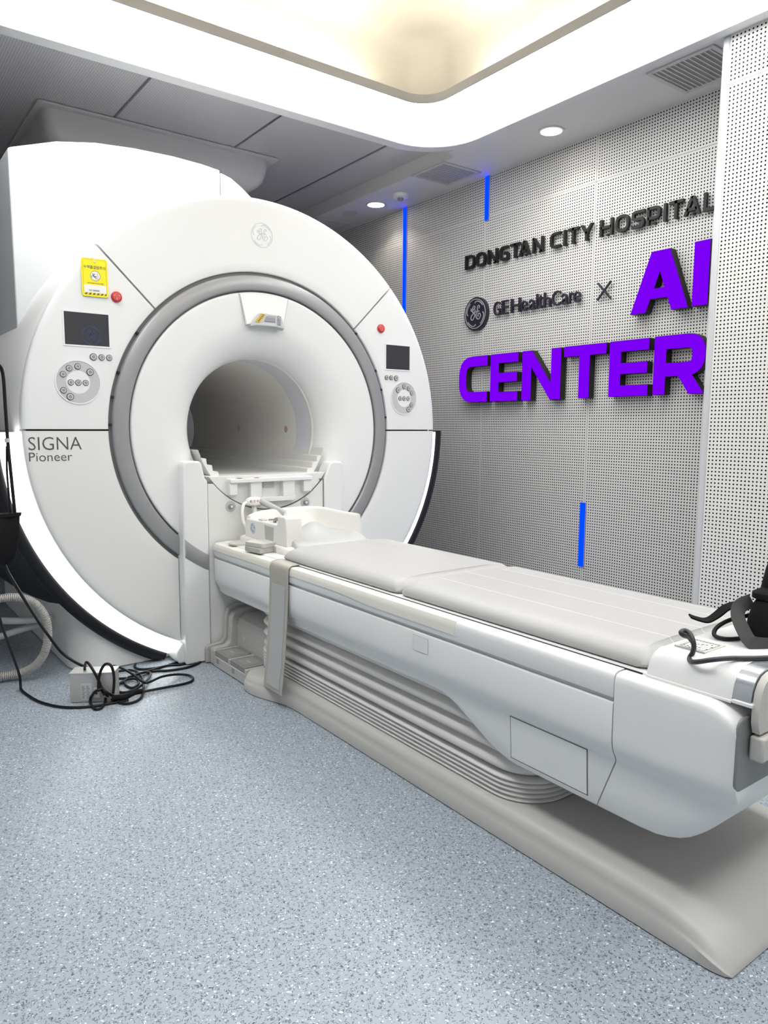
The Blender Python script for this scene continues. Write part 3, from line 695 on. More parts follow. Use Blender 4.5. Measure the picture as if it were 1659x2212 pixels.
# markings
b = bmesh.new(); monogram(b, (-0.003, 1.984), 0.057, face_place(0.0), -0.001, 0.0012, 0.06); obj('round_emblem', b, M['engrave'], top_cover)
b = text_bm('SIGNA', face_place(0.0), -1.053, -0.850, 0.9945, 1.047, -0.001, 0.001, thin=-0.008)
obj('lettering', b, M['lettergrey'], low_l)
b = text_bm('Pioneer', face_place(0.0), -1.053, -0.889, 0.949, 0.985, -0.001, 0.001, thin=-0.007)
obj('lettering', b, M['lettergrey'], low_l)
# drum behind the front, upper white and lower black
b = bmesh.new(); lathe(b, [(FR, 0.05), (1.083, 0.075), (1.086, 0.30), (1.088, 0.58), (1.09, 1.0), (1.10, 1.70), (0.60, 1.72), (0.60, 0.06)], -1.2, 181.2, n=110, cap=True, closed_prof=True); part('drum_cover', b, M['shell2'], smooth=40)
for a0, a1 in ((181.3, 227), (313, 358.7)):
    b = bmesh.new(); lathe(b, [(1.10, 0.10), (1.165, 0.145), (1.198, 0.32), (1.225, 0.55), (1.25, 0.85), (1.275, 1.2), (1.295, 1.70), (0.80, 1.72), (0.80, 0.10)], a0, a1, n=50, cap=True, closed_prof=True)
    part('lower_drum_cover', b, M['black'], smooth=50)
b = bmesh.new(); lathe(b, [(1.03, 0.60), (1.03, 1.70), (1.00, 1.75), (0.42, 1.765), (0.40, 1.70), (0.40, 0.62)], n=110, closed_prof=True); part('magnet_cover', b, M['shell2'], smooth=40)
b = bmesh.new(); disc_solid(b, (-1.067, 1.39), 0.028, lambda u, v, w_: (-1.04-0.01*0+(-w_)*1.0, 0.46+(u+1.067), v), -0.02, 0.006, 20)
# lit band and black skirt round the lower half
LE = 65.4
for a0, a1 in ((180.5, 180+LE), (360-LE, 359.5)):
    b = bmesh.new(); lathe(b, [(FR-0.004, 0.016), (FR+0.004, 0.012), (1.150, 0.078), (1.150, 0.088), (1.07, 0.088)], a0, a1, n=60, cap=True, closed_prof=True); part('light_band', b, M['glow'], smooth=40)
    b = bmesh.new(); lathe(b, [(1.150, 0.100), (1.150, 0.076), (1.160, 0.069), (1.182, 0.072), (1.198, 0.082), (1.203, 0.105), (1.198, 0.145), (1.18, 0.165), (1.11, 0.17), (1.11, 0.10)], a0-0.4 if a0 < 200 else a0+0.6, a1-0.6 if a0 < 200 else a1+0.4, n=70, cap=True, closed_prof=True)
    for v in b.verts: v.co.z = max(v.co.z, 0.006)
    part('skirt', b, M['black'], smooth=50)
# upper housing over the magnet
hous = [(-0.99, 1.50), (-0.99, 2.288), (-0.975, 2.296), (-0.79, 2.360), (-0.62, 2.392), (-0.44, 2.407), (-0.25, 2.411), (-0.1, 2.405), (-0.004, 2.394), (-0.004, 1.50)]
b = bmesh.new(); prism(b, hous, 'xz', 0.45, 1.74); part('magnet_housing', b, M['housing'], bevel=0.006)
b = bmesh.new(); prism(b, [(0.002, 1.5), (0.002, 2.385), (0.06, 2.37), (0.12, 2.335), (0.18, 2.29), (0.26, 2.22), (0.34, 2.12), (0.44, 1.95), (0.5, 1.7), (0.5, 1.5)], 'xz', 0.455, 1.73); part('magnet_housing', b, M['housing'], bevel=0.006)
# floor pedestal under the magnet
plan = [(0.6, 1.70), (-0.905, 1.70), (-0.895, 0.30)]
for k in range(9):
    a = rad(180+78*k/8); plan.append((-0.735+0.16*math.cos(a), 0.25+0.15*math.sin(a)))
plan += [(-0.40, 0.115), (0.60, 0.115)]
b = bmesh.new(); prism(b, plan, 'xy', 0.002, 0.36); part('pedestal', b, M['shell2'], bevel=0.004)
# docking column under the bore
b = bmesh.new(); prism(b, [(-0.447, 0.004), (-0.325, 0.004), (-0.325, 0.845), (-0.338, 0.86), (-0.352, 0.925), (-0.362, 0.937), (-0.43, 0.937), (-0.44, 0.92), (-0.447, 0.5)], 'xz', -0.06, 0.03); tw = part('docking_tower', b, M['shell'], bevel=0.008)
b = bmesh.new(); prism(b, [(-0.482, 0.03), (-0.470, 0.008), (-0.446, 0.008), (-0.446, 0.10), (-0.452, 0.10), (-0.478, 0.062)], 'xz', -0.03, 0.09); obj('foot_flare', b, M['shell'], tw, bevel=0.006)
b = bmesh.new(); prism(b, [(0.30, 0.004), (0.41, 0.004), (0.41, 0.905), (0.40, 0.917), (0.345, 0.917), (0.33, 0.905), (0.30, 0.83)], 'xz', -0.06, 0.03); part('docking_tower', b, M['shell'], bevel=0.008)
b = bmesh.new(); secs = []
for r, y in ((0.657, -0.058), (0.658, -0.064), (0.664, -0.068), (0.712, -0.067), (0.722, -0.060), (0.723, -0.056)):
    t0_, t1_ = math.acos(0.441/r), math.acos(0.331/r)
    secs.append([(-r*math.cos(t0_+(t1_-t0_)*i/10), y, ZC-r*math.sin(t0_+(t1_-t0_)*i/10)) for i in range(11)])
loft(b, secs, close=False); obj('ring_segment', b, M['ring'], tw, smooth=35)
b = bmesh.new(); box(b, -0.3275, -0.3235, -0.052, -0.02, 0.5, 0.835); box(b, -0.322, -0.295, -0.052, -0.02, 0.834, 0.838); box(b, 0.295, 0.299, -0.052, -0.02, 0.5, 0.83); box(b, 0.275, 0.297, -0.052, -0.02, 0.829, 0.833); part('seam_backing', b, M['backing'])
arc = [(0.383*math.cos(rad(a)), ZC+0.383*math.sin(rad(a))) for a in [320.5-k*(320.5-219.5)/24 for k in range(25)]]
b = bmesh.new(); prism(b, [(-0.322, 0.02), (0.295, 0.02), (0.295, 0.829)]+arc+[(-0.322, 0.833)], 'xz', -0.05, 0.02); dp = part('dock_panel', b, M['shell2'], bevel=0.003)
for x, z in ((-0.211, 0.721), (0.191, 0.717)):
    b = bmesh.new(); pl = face_place(-0.05); disc_solid(b, (x, z), 0.026, pl, -0.001, 0.001, 28); disc_solid(b, (x, z), 0.012, pl, 0.0, 0.014, 20, 1); disc_solid(b, (x-0.001, z+0.001), 0.006, pl, 0.0135, 0.018, 12, 2)
    obj('latch_socket', b, [M['dial'], M['screw'], M['dialw']], dp)
b = bmesh.new(); lathe(b, [(0.3845, -0.045), (0.3790, -0.045)], 220, 319, n=40); part('seam_backing', b, M['backing'])
arc2 = [(0.3785*math.cos(rad(a)), ZC+0.3785*math.sin(rad(a))) for a in [326-k*(326-214)/24 for k in range(25)]]
b = bmesh.new(); prism(b, arc2, 'xz', -0.044, 0.10); col_ = part('bore_collar', b, M['shell2'], bevel=0.003)
# stepped bridge running through the bore
stp = [(0.338, 0.985), (0.325, 0.948), (0.300, 0.944), (0.297, 0.917), (0.272, 0.913), (0.268, 0.886), (0.243, 0.882), (0.236, 0.855), (0.222, 0.850)]
c_ = [(0.3495*math.cos(rad(a)), ZC+0.3495*math.sin(rad(a))) for a in [197+k*(146/40) for k in range(41)]]
poly = [(-x, z) for x, z in stp]+[(x, z) for x, z in reversed(stp)]+list(reversed(c_))
b = bmesh.new(); prism(b, poly, 'xz', 0.012, 1.74); part('bridge', b, M['shell2'], smooth=20)
# connector head at the front of the bridge
b = bmesh.new(); box(b, -0.225, 0.215, -0.085, 0.02, 0.832, 0.850); box(b, -0.225, -0.185, -0.075, 0.02, 0.775, 0.833); box(b, -0.118, -0.060, -0.075, 0.02, 0.755, 0.833); box(b, 0.055, 0.12, -0.075, 0.02, 0.755, 0.833); box(b, 0.17, 0.215, -0.075, 0.02, 0.775, 0.833); box(b, -0.19, 0.18, -0.015, 0.02, 0.74, 0.833); box(b, -0.12, 0.125, -0.075, 0.02, 0.735, 0.757)
conn = part('dock_connector', b, M['shell'], bevel=0.003)
for x, y in ((-0.165, -0.055), (-0.08, -0.062), (-0.195, -0.01), (-0.115, -0.02), (-0.01, -0.035), (0.075, -0.03), (-0.05, 0.0)):
    b = bmesh.new(); loft(b, [[(x+0.013*math.cos(2*PI*i/20), y+0.009*math.sin(2*PI*i/20), z) for i in range(20)] for z in (0.849, 0.8515)]); obj('pin_socket', b, M['dark'], conn)
obj('socket_recess', boxbm(-0.058, 0.053, -0.0165, -0.0150, 0.758, 0.832), M['grey'], conn)
obj('socket_recess', boxbm(-0.183, -0.12, -0.0165, -0.0150, 0.776, 0.832), M['foam'], conn)
b = bmesh.new(); box(b, -0.04, 0.02, -0.05, -0.016, 0.80, 0.83); obj('plug', b, M['foam'], conn, bevel=0.003)

# ------------------------------------------------------------------ patient table
tab = empty('patient_table', (0, -1.3, 0)); tag(tab, 'long white patient table docked to the scanner on a bellows lift', 'patient table')
def tp(name, bm, m, p=None, **k): return obj(name, bm, m, p or tab, **k)
def lerp(a, b, t): return a+(b-a)*max(0, min(1, t))
def interp(tab_, x):
    for (x0, y0), (x1, y1) in zip(tab_[:-1], tab_[1:]):
        if x0 <= x <= x1: 
            t = (x-x0)/(x1-x0); t = t*t*(3-2*t) if False else t
            return y0+(y1-y0)*t
    return tab_[0][1] if x < tab_[0][0] else tab_[-1][1]
# base: listed from the foot end (-y) to the scanner
wtab = [(-2.538, .290), (-2.527, .300), (-2.508, .306), (-2.49, .308), (-0.85, .308), (-0.78, .310), (-0.72, .322), (-0.66, .345), (-0.61, .362), (-0.57, .371), (-0.53, .374), (-0.49, .368), (-0.462, .350), (-0.455, .345), (-0.12, .338), (-0.06, .335)]
htab = [(-2.538, .006), (-2.531, .016), (-2.517, .032), (-2.489, .053), (-2.45, .071), (-2.41, .081), (-2.36, .088), (-2.30, .089), (-0.70, .089), (-0.60, .078), (-0.46, .070), (-0.06, .070)]
b = bmesh.new(); secs = []
ys = [-2.538, -2.531, -2.525, -2.517, -2.503, -2.489, -2.48, -2.46, -2.44, -2.42, -2.39, -2.36, -2.33, -2.30, -2.2, -1.8, -1.4, -1.0, -0.85, -0.82, -0.79, -0.76, -0.73, -0.70, -0.67, -0.64, -0.61, -0.58, -0.55, -0.52, -0.49, -0.462]
for y in ys:
    w_ = interp(wtab, y); h = interp(htab, y); wr = min(0.310, interp(wtab, y)) if y < -0.85 else w_
    half = [(w_, 0.003), (w_, min(0.040, h*0.5)), (w_-0.004, min(0.044, h*0.55)), (wr-0.007, max(h-0.026, h*0.6)), (wr-0.012, h-0.012*min(1, h/0.05)), (wr-0.024, h-0.003*min(1, h/0.05)), (wr-0.04, h)]
    secs.append([(x, y, z) for x, z in half]+[(-x, y, z) for x, z in reversed(half)])
loft(b, secs); tp('base', b, M['lower'], smooth=50)
# pedal block with two grey pedals
b = bmesh.new(); box(b, -0.345, 0.33, -0.4615, -0.125, 0.003, 0.050); box(b, -0.345, 0.33, -0.300, -0.283, 0.05, 0.074); box(b, -0.345, 0.33, -0.140, -0.125, 0.05, 0.074); box(b, -0.345, 0.33, -0.4615, -0.447, 0.05, 0.072)
pb_ = tp('pedal_block', b, M['lower'], bevel=0.003)
for y0, y1, mk in ((-0.282, -0.141, 1), (-0.446, -0.301, -1)):
    b = bmesh.new()
    loft(b, [[(x, y, z) for x, y in rr(-0.342, -0.225, y0+0.001, y1-0.001, [0.03, 0.002, 0.002, 0.03])] for z in (0.046, 0.075)])
    o = tp('foot_pedal', b, M['pedal'], bevel=0.003); tag(o, 'grey rubber foot pedal')
    ym = (y0+y1)/2
    b = bmesh.new()
    loft(b, [[(x, y, z) for x, y in rr(-0.325, -0.248, ym-0.045, ym+0.045, 0.015)] for z in (0.0745, 0.0757)]); obj('pedal_pad', b, M['grey'], o)
    b = bmesh.new(); pl = lambda u, v, w_: (-0.29+v, ym+u, 0.0757+w_)
    poly_solid(b, [(-0.022*mk, 0.0), (-0.008*mk, 0.008), (-0.008*mk, -0.008)], pl, -0.0005, 0.0006)
    box(b, -0.298, -0.282, ym+(-0.004 if mk > 0 else -0.022), ym+(0.022 if mk > 0 else 0.004), 0.0755, 0.0763)
    obj('pedal_mark', b, M['pedal_mark'], o)
    obj('slot', boxbm(-0.3465, -0.344, y1-0.045, y1-0.022, 0.022, 0.045), M['grey'], o)
    b = bmesh.new()
st1 = [(-0.345, 0.003), (-0.345, 0.070), (-0.335, 0.080), (-0.275, 0.082), (-0.258, 0.10), (-0.250, 0.205), (-0.235, 0.235), (-0.205, 0.245), (0.25, 0.245), (0.27, 0.20), (0.27, 0.003)]
b = bmesh.new(); prism(b, st1, 'xz', -0.122, -0.085); tp('dock_foot', b, M['lower'], bevel=0.006)
st2 = [(-0.362, 0.003), (-0.362, 0.074), (-0.350, 0.085), (-0.285, 0.092), (-0.268, 0.115), (-0.262, 0.215), (-0.245, 0.25), (-0.21, 0.262), (0.25, 0.262), (0.29, 0.20), (0.29, 0.003)]
b = bmesh.new(); prism(b, st2, 'xz', -0.083, -0.0615); tp('dock_foot', b, M['foamgrey'], bevel=0.006)
b = bmesh.new(); loft(b, [[(-0.224, y, 0.05), (-0.224, y, 0.165), (-0.214, y, 0.205), (-0.185, y, 0.225), (0.20, y, 0.225), (0.22, y, 0.2), (0.22, y, 0.05)] for y in (-0.123, -0.52)])
cc = tp('column_cover', b, M['lower'], smooth=40)
b = bmesh.new(); disc_solid(b, (-0.20, 0.125), 0.014, lambda u, v, w_: (-0.224-w_, u, v), 0, 0.002, 20); obj('round_mark', b, M['dial'], cc)
# bellows
b = bmesh.new(); secs = []
prof = [(0.0, 0.072)]
z = 0.074
for k in range(6):
    prof += [(-0.012, z), (0.001, z+0.004), (0.003, z+0.007), (0.001, z+0.010), (-0.012, z+0.0135)]; z += 0.0135
for k in range(4):
    hh = 0.046
    prof += [(-0.030, z+0.001), (-0.020, z+0.005), (-0.006, z+0.014), (0.0, z+0.023), (-0.006, z+0.033), (-0.020, z+0.042), (-0.029, z+0.0455)]; z += hh
for o_, z in prof:
    secs.append([(x, y, z) for x, y in rr(-0.270-o_, 0.270+o_, -1.975-o_, -0.385+o_, 0.13+o_, 10)])
loft(b, secs); tp('bellows', b, M['bellows'], smooth=75)
# long side body
ys = [-2.245, -2.2, -2.15, -2.10, -2.05, -2.0, -1.96, -1.93, -1.905, -1.88, -1.86, -1.84, -1.82, -1.80, -1.775, -1.75, -1.725, -1.70, -1.675, -1.65, -1.62, -1.58, -1.5, -1.2, -0.8, -0.4, -0.10, -0.075, -0.0615]
def CREASE(zb):
    """lower side of the body: a soft step inwards, then a nearly upright skirt down to zb"""
    q = [(0.3103, 0.414), (0.3100, 0.402), (0.3087, 0.390), (0.3055, 0.378), (0.3005, 0.367), (0.2945, 0.3575), (0.2895, 0.349), (0.2870, 0.341)]
    top = zb+0.017; q = [(x, z) for x, z in q if z > top]
    while len(q) < 8: q.append((q[-1][0]-0.0004, q[-1][1]-0.0006))
    x0, z0 = q[-1]; xb = x0-0.06*(z0-zb)
    return q+[(lerp(x0, xb, .5), lerp(z0, zb, .5)), (xb, zb+0.011), (xb-0.003, zb+0.005), (xb-0.008, zb+0.0013), (xb-0.016, zb)]
def seam_shift(z, k): return 0.056*k*max(0.0, min(1.0, (0.352-z)/0.14))
def zbot(y): 
    t = max(0, min(1, (y+1.93)/(1.93-1.61))); t = t*t*(3-2*t); return 0.207+(0.322-0.207)*t
b = bmesh.new(); secs = []
for y in ys:
    zb = zbot(y); e = 0.0
    if y > -0.11: e = (y+0.11)*0.15
    xb = 0.3055-0.25*(0.372-zb)
    half = [(0.272, 0.546), (0.300, 0.5455), (0.3055, 0.543), (0.309, 0.537), (0.310, 0.530)]
    half = [(0.2715, 0.560), (0.296, 0.5590), (0.304, 0.5555), (0.3085, 0.548), (0.310, 0.538), (0.310, 0.504), (0.3085, 0.500), (0.2995, 0.498), (0.2995, 0.490), (0.3085, 0.487), (0.310, 0.483)]+CREASE(zb)
    kk = max(0.0, 1-(y+2.245)/0.26)
    secs.append([(-(x-e), y+seam_shift(z, kk), z) for x, z in half]+[((x-e), y+seam_shift(z, kk), z) for x, z in reversed(half)])
loft(b, secs); body = tp('side_body', b, M['shell'], smooth=42)
b = bmesh.new(); box(b, -0.3012, 0.3012, -2.24, -0.075, 0.4903, 0.4977); obj('groove', b, M['dial'], body)
# cream cover strip along the near rail, wavy lower edge ending in a tongue
b = bmesh.new(); up, dn = [], []
for i in range(61):
    y = -0.075-(1.72-0.075)*i/60
    dip = 0.011*(1/(1+math.exp((y+1.22)*22)))
    up.append((y, 0.5545)); dn.append((y, 0.529-dip))
dn[-1] = (-1.705, 0.517); 
secs = []
for (y, zu), (_, zd) in zip(up, dn):
    secs.append([(-0.285, y, 0.5605), (-0.297, y, 0.5602), (-0.3055, y, 0.557), (-0.3100, y, 0.5485), (-0.3118, y, 0.537), (-0.3122, y, zd), (-0.308, y, zd-0.001), (-0.30, y, 0.54), (-0.285, y, 0.55)])
loft(b, secs); tp('rail_cover', b, M['cream'], smooth=40)
# access door and small square cap on the near side
def side_pt(y, z, off=0.0):
    zb = zbot(y); pts = [(0.310, 0.6)]+CREASE(zb); x = 0.31
    for (xa, za), (xc, zc_) in zip(pts[:-1], pts[1:]):
        if zc_ <= z <= za: x = xa+(xc-xa)*(za-z)/max(1e-6, za-zc_)
    return (-(x+off), y, z)
def side_patch(bm, y0, y1, z0, z1, off, th, ny=6, nz=10):
    g = [[bm.verts.new(side_pt(y0+(y1-y0)*i/ny, z0+(z1-z0)*k/nz, off)) for k in range(nz+1)] for i in range(ny+1)]
    g2 = [[bm.verts.new(side_pt(y0+(y1-y0)*i/ny, z0+(z1-z0)*k/nz, off-th)) for k in range(nz+1)] for i in range(ny+1)]
    for i in range(ny):
        for k in range(nz):
            bm.faces.new((g[i][k], g[i+1][k], g[i+1][k+1], g[i][k+1])); bm.faces.new((g2[i][k], g2[i][k+1], g2[i+1][k+1], g2[i+1][k]))
    for i in range(ny):
        bm.faces.new((g[i][0], g2[i][0], g2[i+1][0], g[i+1][0])); bm.faces.new((g[i][nz], g[i+1][nz], g2[i+1][nz], g2[i][nz]))
    for k in range(nz):
        bm.faces.new((g[0][k], g[0][k+1], g2[0][k+1], g2[0][k])); bm.faces.new((g[ny][k], g2[ny][k], g2[ny][k+1], g[ny][k+1]))
b = bmesh.new(); side_patch(b, -2.163, -1.919, 0.2285, 0.3415, 0.0016, 0.006); ad = tp('access_door', b, M['shell'])
b = bmesh.new(); e = 0.0028; side_patch(b, -2.163-e, -1.919+e, 0.2285-e, 0.3415+e, 0.0008, 0.004); obj('door_gap', b, M['backing'], ad)
b = bmesh.new(); side_patch(b, -1.605, -1.537, 0.432, 0.477, 0.0014, 0.004, 2, 2); sc_ = tp('service_cap', b, M['shell'])
b = bmesh.new(); e = 0.0016; side_patch(b, -1.605-e, -1.537+e, 0.432-e, 0.477+e, 0.0008, 0.004, 2, 2); obj('cap_gap', b, M['grille'], sc_)
# cradle the pads lie on
b = bmesh.new(); loft(b, [[(x, y, z) for x, z in ((-0.2700, 0.552), (-0.2700, 0.5625), (-0.265, 0.566), (0.265, 0.566), (0.2700, 0.5625), (0.2700, 0.552))] for y in (-2.30, -0.09)]); tp('cradle', b, M['shell'], smooth=30)
b = bmesh.new(); box(b, -0.2716, -0.270, -2.29, -0.64, 0.553, 0.5618); tp('cradle_gap', b, M['dark'])
# foot end hood: same section, swept and tucked under at the end
b = bmesh.new(); secs = []
def hood_sec(y):
    t = max(0.0, (-2.335-y)/0.188); t = min(1, t)
    zb = 0.207+0.150*(t**2.0)
    e = 0.0
    if y < -2.493: e = 0.012*((-2.493-y)/0.03)**2
    zt = 0.553-0.034*max(0, (-2.443-y)/0.08)**2.4
    xb = 0.3055-0.25*(0.372-zb)
    zm1, zm2, zm3 = 0.394, 0.384, 0.374
    half = [(0.26, zt+0.006), (0.297, zt+0.004), (0.3055, zt+0.001), (0.310, zt-0.006), (0.312, zt-0.016), (0.311, 0.495), (0.311, 0.45)]+CREASE(zb)
    tk = 0.030*t**2
    def X(x, z): return x-e-tk*max(0.0, min(1.0, (0.395-z)/0.14))
    kk = max(0.0, 1-(-2.2485-y)/0.16)
    return [(-X(x, z), y+seam_shift(z, kk), z) for x, z in half]+[(X(x, z), y+seam_shift(z, kk), z) for x, z in reversed(half)]
for y in (-2.2485, -2.256, -2.30, -2.33, -2.36, -2.38, -2.40, -2.42, -2.43, -2.44, -2.45, -2.46, -2.47, -2.48, -2.49, -2.50, -2.508, -2.515, -2.520, -2.523): secs.append(hood_sec(y))
loft(b, secs); hood = tp('foot_hood', b, M['shell'], smooth=42)
b = bmesh.new(); prism(b, rr(-0.302, 0.302, 0.388, 0.540, 0.022), 'xz', -2.5245, -2.518); tp('end_shade_panel', b, M['endshade'], bevel=0.004)  # grey sheet over the hood's end; its tone mostly stands for shade there
# raised coil port block on the hood with recessed plate
b = bmesh.new(); secs = []
for y, dz in ((-2.302, -0.045), (-2.304, -0.02), (-2.312, -0.006), (-2.325, 0.0), (-2.492, 0.0)):
    zt = 0.628+dz
    half = [(0.276, 0.5585), (0.276, 0.563), (0.273, 0.5635), (0.2715, min(zt, 0.575)), (0.266, min(zt, 0.596)), (0.256, min(zt, 0.612)), (0.242, min(zt, 0.622)), (0.222, zt-0.001), (0.200, zt)]
    secs.append([(-x, y, z) for x, z in half]+[(x, y, z) for x, z in reversed(half)])
loft(b, secs); port = tp('coil_port_block', b, M['shell'], smooth=50)
b = bmesh.new(); secs = []
for y in (-2.4925, -2.529):
    half = [(0.272, 0.5685), (0.2715, 0.575), (0.266, 0.596), (0.256, 0.612), (0.242, 0.622), (0.222, 0.627), (0.200, 0.6285)]
    secs.append([(-x, y, z) for x, z in half]+[(x, y, z) for x, z in reversed(half)])
loft(b, secs); tag(tp('trim_band', b, M['silver'], smooth=50), 'satin silver band across the foot end')
b = bmesh.new(); box(b, -0.277, 0.277, -2.5345, -2.4935, 0.560, 0.568); tp('trim_ledge', b, M['shell'], bevel=0.002)
b = bmesh.new(); secs = []
for y in (-2.531, -2.546):
    half = [(0.262, 0.508), (0.270, 0.530), (0.270, 0.556), (0.264, 0.59), (0.254, 0.606), (0.240, 0.617), (0.222, 0.622), (0.200, 0.6235)]
    secs.append([(-x, y, z) for x, z in half]+[(x, y, z) for x, z in reversed(half)])
loft(b, secs); ec = tp('end_cap', b, M['foam'], smooth=30)
obj('end_latch', boxbm(-0.265, 0.265, -2.556, -2.5275, 0.452, 0.502), M['foam'], ec, bevel=0.005)
obj('latch_slot', boxbm(-0.20, 0.20, -2.5468, -2.5455, 0.552, 0.5555), M['grey'], ec)
# recessed connector plate on the block
b = bmesh.new(); pl = lambda u, v, w_: (u, v, 0.628+w_)
fr = [(-0.2225, -2.338), (-0.145, -2.338), (-0.145, -2.402), (-0.2225, -2.402)]
ribbon(b, fr, 0.006, pl, -0.002, 0.0016, closed=True); pf = tp('port_frame', b, M['foam'])
b = bmesh.new(); poly_solid(b, [(-0.2195, -2.341), (-0.148, -2.341), (-0.148, -2.399), (-0.2195, -2.399)], pl, -0.001, 0.0006, 0)
for i in range(9):
    for k in range(7):
        if random.random() < 0.6: disc_solid(b, (-0.2135+i*0.0073, -2.347-k*0.0077), random.choice((0.0011, 0.0011, 0.0026)), pl, 0.0005, 0.0010, 8, 1)
ribbon(b, [(-0.2165, -2.3435), (-0.151, -2.3435), (-0.151, -2.3965), (-0.2165, -2.3965)], 0.0014, pl, 0.0005, 0.0010, closed=True, mi=1)
obj('pin_plate', b, [M['shell2'], M['print']], pf)

# ------------------------------------------------------------------ things lying on the table
def pad(name, y0, y1, m, label, corner):
    b = bmesh.new(); secs = []
    zb = 0.5668
    for o_, z in ((0.010, zb), (0.002, zb+0.004), (0.0, zb+0.010), (0.004, zb+0.020), (0.012, zb+0.030), (0.024, zb+0.038), (0.042, zb+0.043), (0.075, zb+0.0455), (0.13, zb+0.047)):
        secs.append([(x, y, z) for x, y in rr(-0.268+o_, 0.268-o_, y0+min(o_, 0.03), y1-min(o_, 0.03), max(0.008, corner-o_*0.2), 8)])
    loft(b, secs); o = obj(name, b, m, None, smooth=50); tag(o, label, 'table pad', 'grey vinyl table pads'); return o
pad('table_pad', -1.402, -0.642, M['pad1'], 'shorter grey vinyl table pad next to the head coil', 0.03)
pad('table_pad', -2.296, -1.406, M['pad2'], 'longer grey vinyl table pad reaching the foot end, with pale stitched lines', 0.03)

t = empty('strap', (-0.31, -0.7, 0.3)); tag(t, 'beige grey fastening strap hanging over the near side of the table', 'strap')
path = [(-0.262, -0.712, 0.5655), (-0.275, -0.712, 0.5645), (-0.297, -0.711, 0.5630), (-0.3085, -0.711, 0.5590), (-0.3145, -0.711, 0.549), (-0.3160, -0.711, 0.53), (-0.3165, -0.711, 0.48), (-0.3185, -0.710, 0.42), (-0.3215, -0.710, 0.36), (-0.326, -0.709, 0.29), (-0.331, -0.709, 0.22), (-0.337, -0.708, 0.15), (-0.344, -0.708, 0.095), (-0.3475, -0.708, 0.058)]
def strip(bm, path, wa, wb, off, th, tilt=0.0):
    P = smooth_path(path, 4); n = len(P); rows = []
    for i, p in enumerate(P):
        a, c = P[max(0, i-1)], P[min(n-1, i+1)]; d = (c-a).normalized(); nn = Vector((d.z, 0, -d.x))
        if nn.x > 0 and abs(nn.x) > abs(nn.z): nn = -nn
        if nn.z < 0 and abs(nn.z) >= abs(nn.x): nn = -nn
        wob = 0.0012*math.sin(i*0.9)
        q0 = p+nn*off; q1 = p+nn*(off+th)
        tl = tilt*(1 if i == n-1 else 0)
        rows.append([bm.verts.new((q.x, q.y+s, q.z+(0.0+tl*(0.5 if s > 0 else -0.5)))) for q, s in ((q1, wa+wob), (q1, wb+wob), (q0, wb+wob), (q0, wa+wob))])
    for r0, r1 in zip(rows[:-1], rows[1:]):
        for k in range(4): bm.faces.new((r0[k], r0[(k+1) % 4], r1[(k+1) % 4], r1[k]))
    bm.faces.new(rows[0]); bm.faces.new(rows[-1])
b = bmesh.new(); strip(b, path, 0.074, -0.074, 0.0006, 0.0022, 0.0); obj('webbing', b, M['strap'], t, smooth=40)
b = bmesh.new(); strip(b, [p for p in path if p[2] < 0.49][:-1]+[(-0.3465, -0.708, 0.074)], 0.052, -0.052, 0.003, 0.0016); obj('hook_tape', b, M['velcro'], t, smooth=40)
b = bmesh.new(); strip(b, path[1:], 0.0735, 0.069, 0.0028, 0.001); strip(b, path[1:], -0.069, -0.0735, 0.0028, 0.001); obj('edge_binding', b, M['foamgrey'], t, smooth=40)

# head coil
t = empty('head_coil', (0, -0.35, 0.567)); tag(t, 'open white head coil cradle with a round blue emblem near the scanner', 'head coil')
HB = 0.5668
b = bmesh.new(); loft(b, [[(x, y, z) for x, y in rr(-0.215+o_, 0.215-o_, -0.60+o_, -0.13-o_, 0.03)] for o_, z in ((0, HB), (0, HB+0.022), (0.004, HB+0.028), (0.012, HB+0.032))])
plinth = obj('plinth', b, M['coil'], t, smooth=40)
b = bmesh.new(); box(b, -0.2165, -0.2145, -0.50, -0.40, HB+0.001, HB+0.026); obj('plinth_recess', b, M['foamgrey'], plinth)
# near side housing with a high post at the head end and a lower arm
b = bmesh.new()
side = [(-0.570, 0.596), (-0.185, 0.596), (-0.187, 0.640), (-0.195, 0.676), (-0.205, 0.681), (-0.484, 0.683), (-0.492, 0.690), (-0.497, 0.717), (-0.505, 0.722), (-0.555, 0.722), (-0.564, 0.715), (-0.570, 0.66)]
prism(b, side, 'yz', -0.205, -0.128); hs = obj('side_housing', b, M['coil'], t, bevel=0.006)
b = bmesh.new(); pl = lambda u, v, w_: (-0.205-w_, u, v)
poly_solid(b, [(-0.385, 0.608), (-0.455, 0.606), (-0.462, 0.668), (-0.378, 0.670)], pl, -0.003, 0.0006); obj('handle_recess', b, M['foamgrey'], hs)
b = bmesh.new(); poly_solid(b, [(-0.385, 0.608), (-0.455, 0.606), (-0.4575, 0.628), (-0.382, 0.630)], pl, 0.0004, 0.0011); obj('handle_floor', b, M['gelpad'], hs)
b = bmesh.new(); plm = lambda u, v, w_: (-0.205-w_, -0.265-u, 0.643+v)
disc_solid(b, (0, 0), 0.0235, plm, -0.001, 0.0012, 32, 0); monogram(b, (0, 0), 0.022, plm, 0.0010, 0.0018, 0.10, mi=1); obj('round_emblem', b, [M['blueemb'], M['embline']], hs)
b = bmesh.new(); tube(b, smooth_path([(-0.17, -0.405, 0.684), (-0.172, -0.415, 0.694), (-0.168, -0.43, 0.698), (-0.163, -0.452, 0.690), (-0.162, -0.462, 0.684)], 5), 0.0085, 10); tube(b, [(-0.18, -0.37, 0.690), (-0.17, -0.41, 0.694)], 0.004, 8); obj('release_lever', b, M['screw'], hs, smooth=60)
